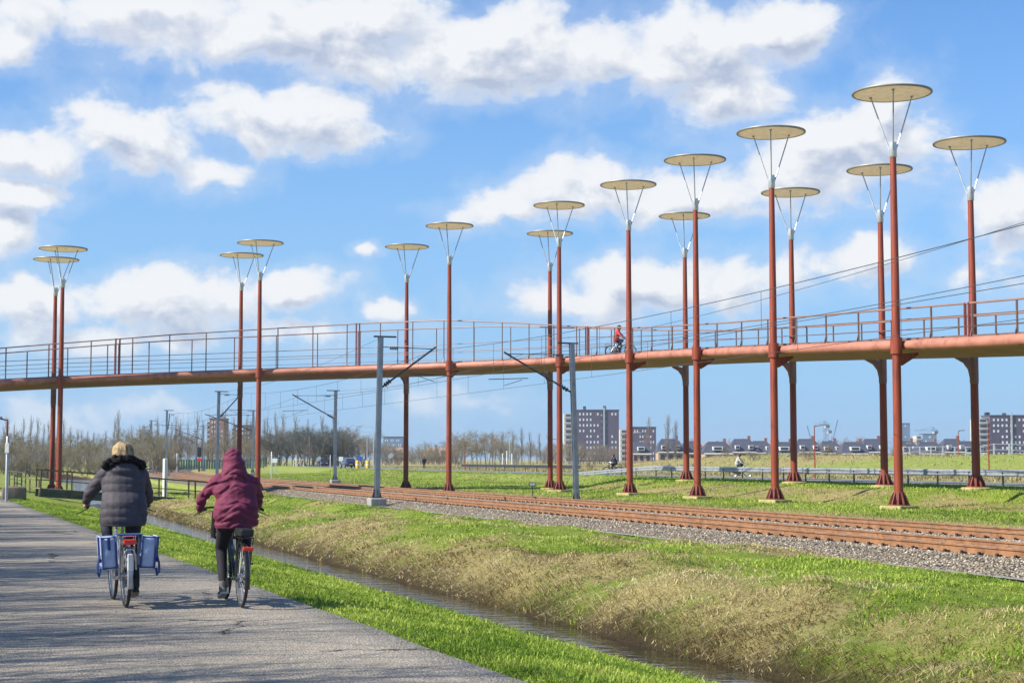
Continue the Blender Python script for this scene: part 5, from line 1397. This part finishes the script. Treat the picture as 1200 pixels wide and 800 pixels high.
block(741, 769, 500.5, 980, 6, 8, 'lower purple apartment block right of the tallest block', 14, 14, lambda i, j: (i, j) in sk)
block(1161, 1205, 487, 760, 8, 8, 'apartment block with stepped top at the right edge', 12, 14, lambda i, j: (i, j) in sk, shaft=(.55, .59, .2), stack=((.02, 1.5), (.06, 1.5), (.5, 1.2)))
block(1056, 1067, 496, 1500, 10, 3, 'slim blue grey tower between the back lamp posts', 0, 12, lambda i, j: i != 1 or j % 3, 'tower_blue')
block(1082, 1098, 508.5, 1300, 6, 3, 'blue unfinished mid rise block below the slewing crane', 7, 12, lambda i, j: (i + j) % 2, 'tower_blue')
block(245, 263, 490.5, 900, 9, 5, 'reddish brown tower block above the bare wood left of the maroon hood', 4, 12, lambda i, j: (i, j) in sk, 'brick_red')
block(274, 294, 498.5, 950, 8, 5, 'second tower block above the wood, right of the reddish one', 4, 12, lambda i, j: (i, j) in sk, 'brick_purple')
block(449, 472, 512, 1000, 5, 9, 'long grey blue block above the bare trees, right of the nearest mast', 0, 12, lambda i, j: (i + j) % 3 == 0, 'tower_blue')
block(905, 913, 515.5, 1300, 3, 2, 'small purple tower above the roofs near the second red post', 0, 8, None)
def house(px, D, wpx, label, roof='slate', hgt=1.0, depth=9.0, dorm=2):
    wd = wpx * D / F; p = gp(px, D, 540); root = empty('house', (p.x, D, p.z), 0, label, 'house', 'dark roofed houses behind the mound')
    H = 3.6 * hgt
    MB().box((0, depth / 2, H / 2 - .4), (wd, depth, H + .8)).build('wall', M['brick_red'] if roof == 'pantile' else M['brick_tan'], root)
    rf = MB(); e = .4
    hw_, rt = wd / 2 + .25, H + 3.9 * hgt; hp = min(wd * .22, 2.6)
    rf.loft([[(-hw_, -e, H - .1), (hw_, -e, H - .1), (hw_, depth + e, H - .1), (-hw_, depth + e, H - .1)], [(-hw_, -e, H), (hw_, -e, H), (hw_, depth + e, H), (-hw_, depth + e, H)],
             [(-hw_ + hp * .35, depth * .2, H + 2.4 * hgt), (hw_ - hp * .35, depth * .2, H + 2.4 * hgt), (hw_ - hp * .35, depth * .8, H + 2.4 * hgt), (-hw_ + hp * .35, depth * .8, H + 2.4 * hgt)],
             [(-hw_ + hp, depth * .48, rt), (hw_ - hp, depth * .48, rt), (hw_ - hp, depth * .52, rt), (-hw_ + hp, depth * .52, rt)]])
    r = rf.build('roof', M[roof], root)
    MB().box((wd * .3, depth / 2, H + 4.1 * hgt), (.8, .8, 1.4)).build('chimney', M['brick_red'], r)
    MB().box((0, -.45, H - .15), (wd + .3, .12, .35)).build('gutter_board', M['white_paint'], root)
    for i in range(dorm):
        x = -wd / 2 + wd * (i + .5) / dorm + (.3 if i else -.2)
        d = MB().box((x, depth * .06, H + 1.35), (wd / dorm * .36, 2.4, 1.1)).build('dormer', M['white_paint'], root); MB().box((x, depth * .06 - 1.22, H + 1.35), (wd / dorm * .28, .06, .75)).build('window_pane', M['glass_dark'], d)
    for i in range(3):
        x = -wd / 2 + wd * (i + .5) / 3; MB().box((x, -.03, H * .55), (wd * .17, .1, 1.3)).build('window', M['glass_dark'], root)
hs = [(752, 'left of the red post beside the bridge cyclist'), (786, 'right of the lower apartment block'), (812, 'just left of the third front lamp post'), (842, 'right of the third front lamp post'), (872, 'above the pale jacketed distant cyclist'), (893, 'just left of the second front lamp post'), (920, 'between a front red post and a back lamp post'), (948, 'below the crane cluster, left part'), (975, 'below the crane cluster, right part'), (1003, 'left of the nearest red post, pale dormers'), (1026, 'touching the nearest red post at its left'), (1066, 'below the slim blue grey tower'), (1092, 'below the unfinished block'), (1120, 'right of the unfinished block'), (1140, 'left of the stepped apartment block')]
for i, (px, wh) in enumerate(hs): house(px, 470 + 14 * (i % 3), 22 + (i * 7) % 11, 'slate roofed house with white dormers, ' + wh, 'slate', .86 + .07 * ((i * 5) % 3), 9, 1 + (i % 3 > 0))
hs2 = [(835, 'behind the third front lamp post'), (905, 'behind the second front lamp post'), (862, 'in the gap over the pale distant cyclist'), (1000, 'left of the nearest red post'), (790, 'above the dark roofs near the lower apartment block'), (465, 'beside the long grey blue block'), (505, 'left of the concrete footed lamp post'), (520, 'touching the concrete footed lamp post')]
for px, wh in hs2: house(px, 720 if px > 600 else 620, 24 if px > 600 else 17, ('orange roofed far house, ' if px > 600 else 'pale roofed far house, ') + wh, 'pantile' if px > 600 else 'pale_pantile', 1.15 if px > 600 else .8, 9, 1)
def crane(px, ptop, D, jib_l, jib_r, label, luff=None):
    p = gp(px, D, 538); H = at(px, ptop, D).z - p.z; root = empty('tower_crane', (p.x, D, p.z), 0, label, 'crane', 'building cranes on the skyline')
    m = MB()
    for a, b in ((-.7, -.7), (.7, -.7), (.7, .7), (-.7, .7)): m.bar((a, b, 0), (a, b, H), .2, .2)
    k = int(H / 3)
    for i in range(k): m.bar((-.7, -.7, H * i / k), (.7, -.7, H * (i + 1) / k), .12, .12)
    m.build('tower', M['tower_blue'], root)
    j = MB()
    if luff is None:
        for z in (H - 4, H - 2.6): j.bar((-jib_l, 0, z), (jib_r, 0, z), .28, .25)
        j.bar((0, 0, H), (-jib_l * .7, 0, H - 2.6), .2, .2); j.bar((0, 0, H), (jib_r * .7, 0, H - 2.6), .2, .2)
    else: j.bar((0, 0, H - 3), (luff[0], 0, H + luff[1]), .45, .45); j.bar((.8, 0, H - 3), (luff[0] + .4, 0, H + luff[1]), .25, .25)
    j.build('jib', M['tower_blue'], root)
    MB().box(((2.5 if luff is None else -2), 0, H - 4.6), (3, 2, 2.4)).build('counterweight', M['slate'], root)
    MB().box((0, -1.2, H - 5), (1.6, 1.4, 2)).build('cab', M['white_paint'], root)
crane(1094, 500, 1400, 16, 5, 'tower crane with level jib above the unfinished block')
crane(967, 493, 1400, 9, 5, 'tower crane with short level jib, in the middle of the cluster')
crane(970, 500, 1500, 5, 4, 'lower tower crane right beside the tallest of the cluster')
crane(976, 511, 1400, 0, 0, 'luffing crane with raised boom leaning right', (4.5, 14))
crane(950.5, 512, 1400, 0, 0, 'luffing crane with raised boom leaning left', (-3.2, 10))
# ------------------------------------------------------------------ street furniture
def street_lamp(px, D, ptop, mt, label, arm=1.2, py=552, double=False, dirx=1):
    p = gp(px, D, py); H = at(px, ptop, D).z - p.z; root = empty('street_lamp', p, 0, label, 'street lamp', 'slim street lamps of the roads')
    MB().tube([(0, 0, -.2), (0, 0, H * .4), (0, 0, H)], [.055, .045, .035], 8).build('pole', mt, root, True)
    for e in ((1, -1) if double else (1,)):
        MB().tube([(0, 0, H - .02), (e * dirx * arm, 0, H + .08)], .035, 6).build('arm', mt, root); MB().bbox((e * dirx * arm, 0, H + .08), (.62, .24, .12), .04).build('lamp_head', M['galv'], root)
street_lamp(733, 135, 508, M['red'], 'red street lamp beside the dark jacketed distant cyclist', 1.0)
street_lamp(955, 118, 499, M['red'], 'red street lamp in the field below the crane cluster', .6)
street_lamp(1159, 112, 491, M['red'], 'red street lamp before the stepped apartment block', -.2)
street_lamp(1124, 165, 505, M['red'], 'thin red street lamp by the pale fence', .3)
street_lamp(1064, 200, 520, M['red'], 'shortest thin red street lamp near the nearest red post', .2)
street_lamp(649 - 3, 190, 515, M['red'], 'thin red street lamp behind the middle lamp post pair', .4)
street_lamp(545, 200, 517, M['red'], 'thin red street lamp right of the concrete footed lamp post', .3)
street_lamp(7.5, 66, 491.5, M['red'], 'red street lamp with grey head at the left edge', .55, 560, dirx=-1)
street_lamp(430, 240, 506, M['galv_light'], 'pale street lamp with double arm by the yellow bollards', 1.9, 548, True)
street_lamp(437.5, 210, 500, M['galv_light'], 'taller pale street lamp right of the double armed one', 1.9, 548, False, -1)
street_lamp(597, 260, 508, M['galv_light'], 'pale lamp column before the poplar row', .2, 548)
def post(px, D, ptop, r, mt, label, name='post', py=555, band=None, tilt=0):
    p = gp(px, D, py); H = at(px, ptop, D).z - p.z; root = empty(name, p, 0, label, name.replace('_', ' '), None)
    MB().tube([(0, 0, -.2), (0, 0, H - .02), (0, 0, H)], [r, r, r * .7], 8).build('shaft', mt, root, True)
    if band: MB().bbox((0, -r, H - .45), (r * 2.6, .03, .38), .008).build('plate', M[band], root)
    return root
post(193.2, 92, 537, .14, M['white_paint'], 'thick white marker post behind the footbridge railing', 'marker_post', 575)
post(8, 62, 511, .06, M['galv'], 'grey post with small white plate at the left edge', 'sign_post', 562, 'white_paint')
post(318, 152, 529, .05, M['galv_light'], 'thin pale post before the white roadside board', 'post', 556)
post(347, 270, 533, .06, M['white_paint'], 'thin white post left of the white frame', 'post', 546); post(387, 270, 533, .05, M['white_paint'], 'thin white post right of the white frame', 'post', 546)
for px, h_ in ((589, 'first'), (594, 'second'), (600, 'third')): post(px, 240, 531 - (px == 594) * 3, .08, M['white_paint'], 'white field post before the poplars, %s of three' % h_, 'field_post', 548)
# km plate by the track
p = gp(624, 86, 583); root = empty('track_sign', p, TH * .5, 'small grey plate on a thin stake beside the far track', 'sign')
H = at(624, 565, 86).z - p.z
MB().bar((0, 0, -.2), (0, 0, H), .03, .03).build('stake', M['dark_steel'], root)
pl = MB().bbox((0, -.03, H - .1), (.36, .02, .23), .02).build('plate', M['dark_steel'], root)
MB().bbox((0, -.043, H - .1), (.31, .01, .18), .01).build('face', M['sign_face'], pl)
gl = MB(); gl.box((-.07, -.051, H - .1), (.05, .006, .10)); gl.box((.06, -.051, H - .1), (.06, .006, .10)); gl.box((0, -.051, H - .1), (.02, .006, .04)); gl.build('figures', M['white_paint'], pl)
def board(px, py0, py1, D, wpx, mt, label, name='road_sign', gy=548, rot=0):
    p = gp(px, D, gy); root = empty(name, p, 0, label, 'sign'); z0 = at(px, py1, D).z - p.z; z1 = at(px, py0, D).z - p.z; w_ = wpx * D / F
    for e in (-.4, .4): MB().bar((e * w_, .05, -.2), (e * w_, .05, z1 - .1), .06, .06).build('leg', M['galv'], root)
    if rot: MB().bbox((0, 0, (z0 + z1) / 2), (w_ * .75, .04, (z1 - z0) * .75), .02, M=Matrix.Rotation(PI / 4, 3, 'Y')).build('face', mt, root)
    else: MB().bbox((0, 0, (z0 + z1) / 2), (w_, .04, z1 - z0), .02).build('face', mt, root)
board(322, 537, 542, 235, 6, M['white_paint'], 'white roadside board right of the red post behind the maroon rider')
board(373.5, 534, 541, 270, 5, M['sign_face'], 'grey diamond road sign left of the dark grey car', rot=1)
board(399.5, 535, 540, 290, 5, M['white_paint'], 'white road sign right of the dark grey car')
board(421.5, 534.5, 540, 240, 6, M['blue_sign'], 'blue road sign over the yellow bollard')
board(458, 530, 538, 260, 6, M['sign_face'], 'grey blue road sign right of the nearest mast', rot=1)
for px, lab in ((419, 'yellow traffic bollard under the blue road sign'), (431, 'yellow traffic bollard right of the blue road sign')):
    p = gp(px, 236, 550); root = empty('bollard', p, 0, lab, 'bollard', 'yellow bollards'); MB().lathe([(.30, 0), (.30, 1.0), (.24, 1.12), (.1, 1.15)], 14).build('body', M['yellow'], root, True); MB().lathe([(.305, .45), (.305, .62)], 14, cap=False).build('band', M['white_paint'], root)
p = gp(350, 290, 546); root = empty('goal_frame', p, .3, 'white tubular frame before the dark round trees', 'frame')
w_, h_ = 12 * 290 / F, 8 * 290 / F
MB().tube([(-w_ / 2, 0, 0), (-w_ / 2, 0, h_), (w_ / 2, 0, h_), (w_ / 2, 0, 0)], .07, 6).build('hoop', M['white_paint'], root); MB().tube([(-w_ * .2, 0, 0), (0, 0, h_ * .6), (w_ * .2, 0, 0)], .06, 6).build('brace', M['white_paint'], root)
# railway signals
def signal(px, D, ptop, pbase, label, redplate=True):
    p = gp(px, D, pbase); H = at(px, ptop, D).z - p.z; root = empty('railway_signal', p, 0, label, 'signal', 'railway signals')
    MB().tube([(0, 0, -.2), (0, 0, H)], .07, 8).build('pole', M['mast'], root)
    MB().bbox((0, -.15, H - .75), (.62, .18, 1.6), .08).build('head', M['black'], root)
    if redplate: MB().bbox((0, -.16, H - 2.0), (.6, .1, .5), .03).build('plate', M['signal_red'], root)
    for z in (H - .35, H - .8, H - 1.25): MB().tube([(0, -.24, z), (0, -.36, z)], .12, 10).build('lens_hood', M['dark_steel'], root)
    MB().bar((0, -.1, 0), (0, -.1, H - 2), .3, .06).build('ladder', M['dark_steel'], root)
signal(233.5, 262, 524, 553, 'black railway signal with red plate, between the far masts')
signal(191.5, 250, 527, 556, 'black railway signal with red plate behind the white marker post')
post(207.5, 250, 531, .14, M['white_paint'], 'short white post between the two railway signals', 'white_post', 552)
# teal fence beyond the curving tracks, white kerb etc. at left
def fence_line(label, name, pts, h, mt_post, mt_panel, rails=2, mesh=True, r=.05):
    p0 = pts[0]; root = empty(name, p0, 0, label, 'fence')
    for a in pts: MB().bar((a.x - p0.x, a.y - p0.y, a.z - p0.z - .2), (a.x - p0.x, a.y - p0.y, a.z - p0.z + h), r, r).build('fence_post', mt_post, root)
    for a, b in zip(pts[:-1], pts[1:]):
        m = MB()
        if mesh:
            d = (b - a); k = max(3, int(d.length / .45))
            for i in range(k): q = a.lerp(b, (i + .5) / k) - p0; m.bar((q.x, q.y, q.z + .1), (q.x, q.y, q.z + h - .05), .33, .03)
        for j in range(rails):
            z = h * (j + 1) / rails - .05; m.bar((a.x - p0.x, a.y - p0.y, a.z - p0.z + z), (b.x - p0.x, b.y - p0.y, b.z - p0.z + z), .05, .05)
        m.build('fence_panel', mt_panel, root)
fence_line('long dark teal fence along the wood beyond the curving tracks', 'fence', [gp(px, 300 + (px - 195) * .12, 546) for px in range(196, 322, 9)], 2.0, M['teal'], M['teal'])
fp = [1059, 1066, 1078, 1091, 1105, 1119, 1132, 1149, 1165, 1183, 1202, 1224]
fence_line('pale grey field fence climbing the green slope at the right', 'fence', [gp(px, 188 - (px - 1059) * .32, 536) for px in fp], 1.05, M['galv_light'], M['galv'], 2, False, .13)
fence_line('low wooden field fence before the poplar row', 'fence', [gp(px, 245, 547) for px in range(548, 700, 11)], .9, M['wood_grey'], M['wood_grey'], 2, False, .14)
p = gp(17, 66, 562); o = MB(); o.bbox((0, 0, .15), (.95, .7, .75), .12, .3); o = o.build('stone_block', M['bark'], None, True, p); tag(o, 'dark grey stone block beside the grey sign post at the left edge', 'stone block')
pts_ = [gp(px, 72, 560) for px in (-14, 8)]; o = MB().bar(pts_[0] + Vector((0, 0, .08)), pts_[1] + Vector((0, 0, .08)), .3, .22).build('kerb_stone', M['stone_light']); tag(o, 'pale kerb stone in the grass at the left edge', 'kerb')

# ------------------------------------------------------------------ the air
hz = bpy.data.materials.new('thin_air'); hz.use_nodes = True; t = hz.node_tree; t.nodes.clear()
pv = t.nodes.new('ShaderNodeVolumePrincipled'); pv.inputs['Color'].default_value = (.80, .90, 1.0, 1); pv.inputs['Density'].default_value = HAZE; pv.inputs['Anisotropy'].default_value = .2
mo = t.nodes.new('ShaderNodeOutputMaterial'); t.links.new(pv.outputs[0], mo.inputs['Volume'])
tag(MB().box((300, 1650, 24), (6400, 3900, 56)).build('haze', hz), 'thin blue haze over the whole plain', 'haze', kind='stuff')
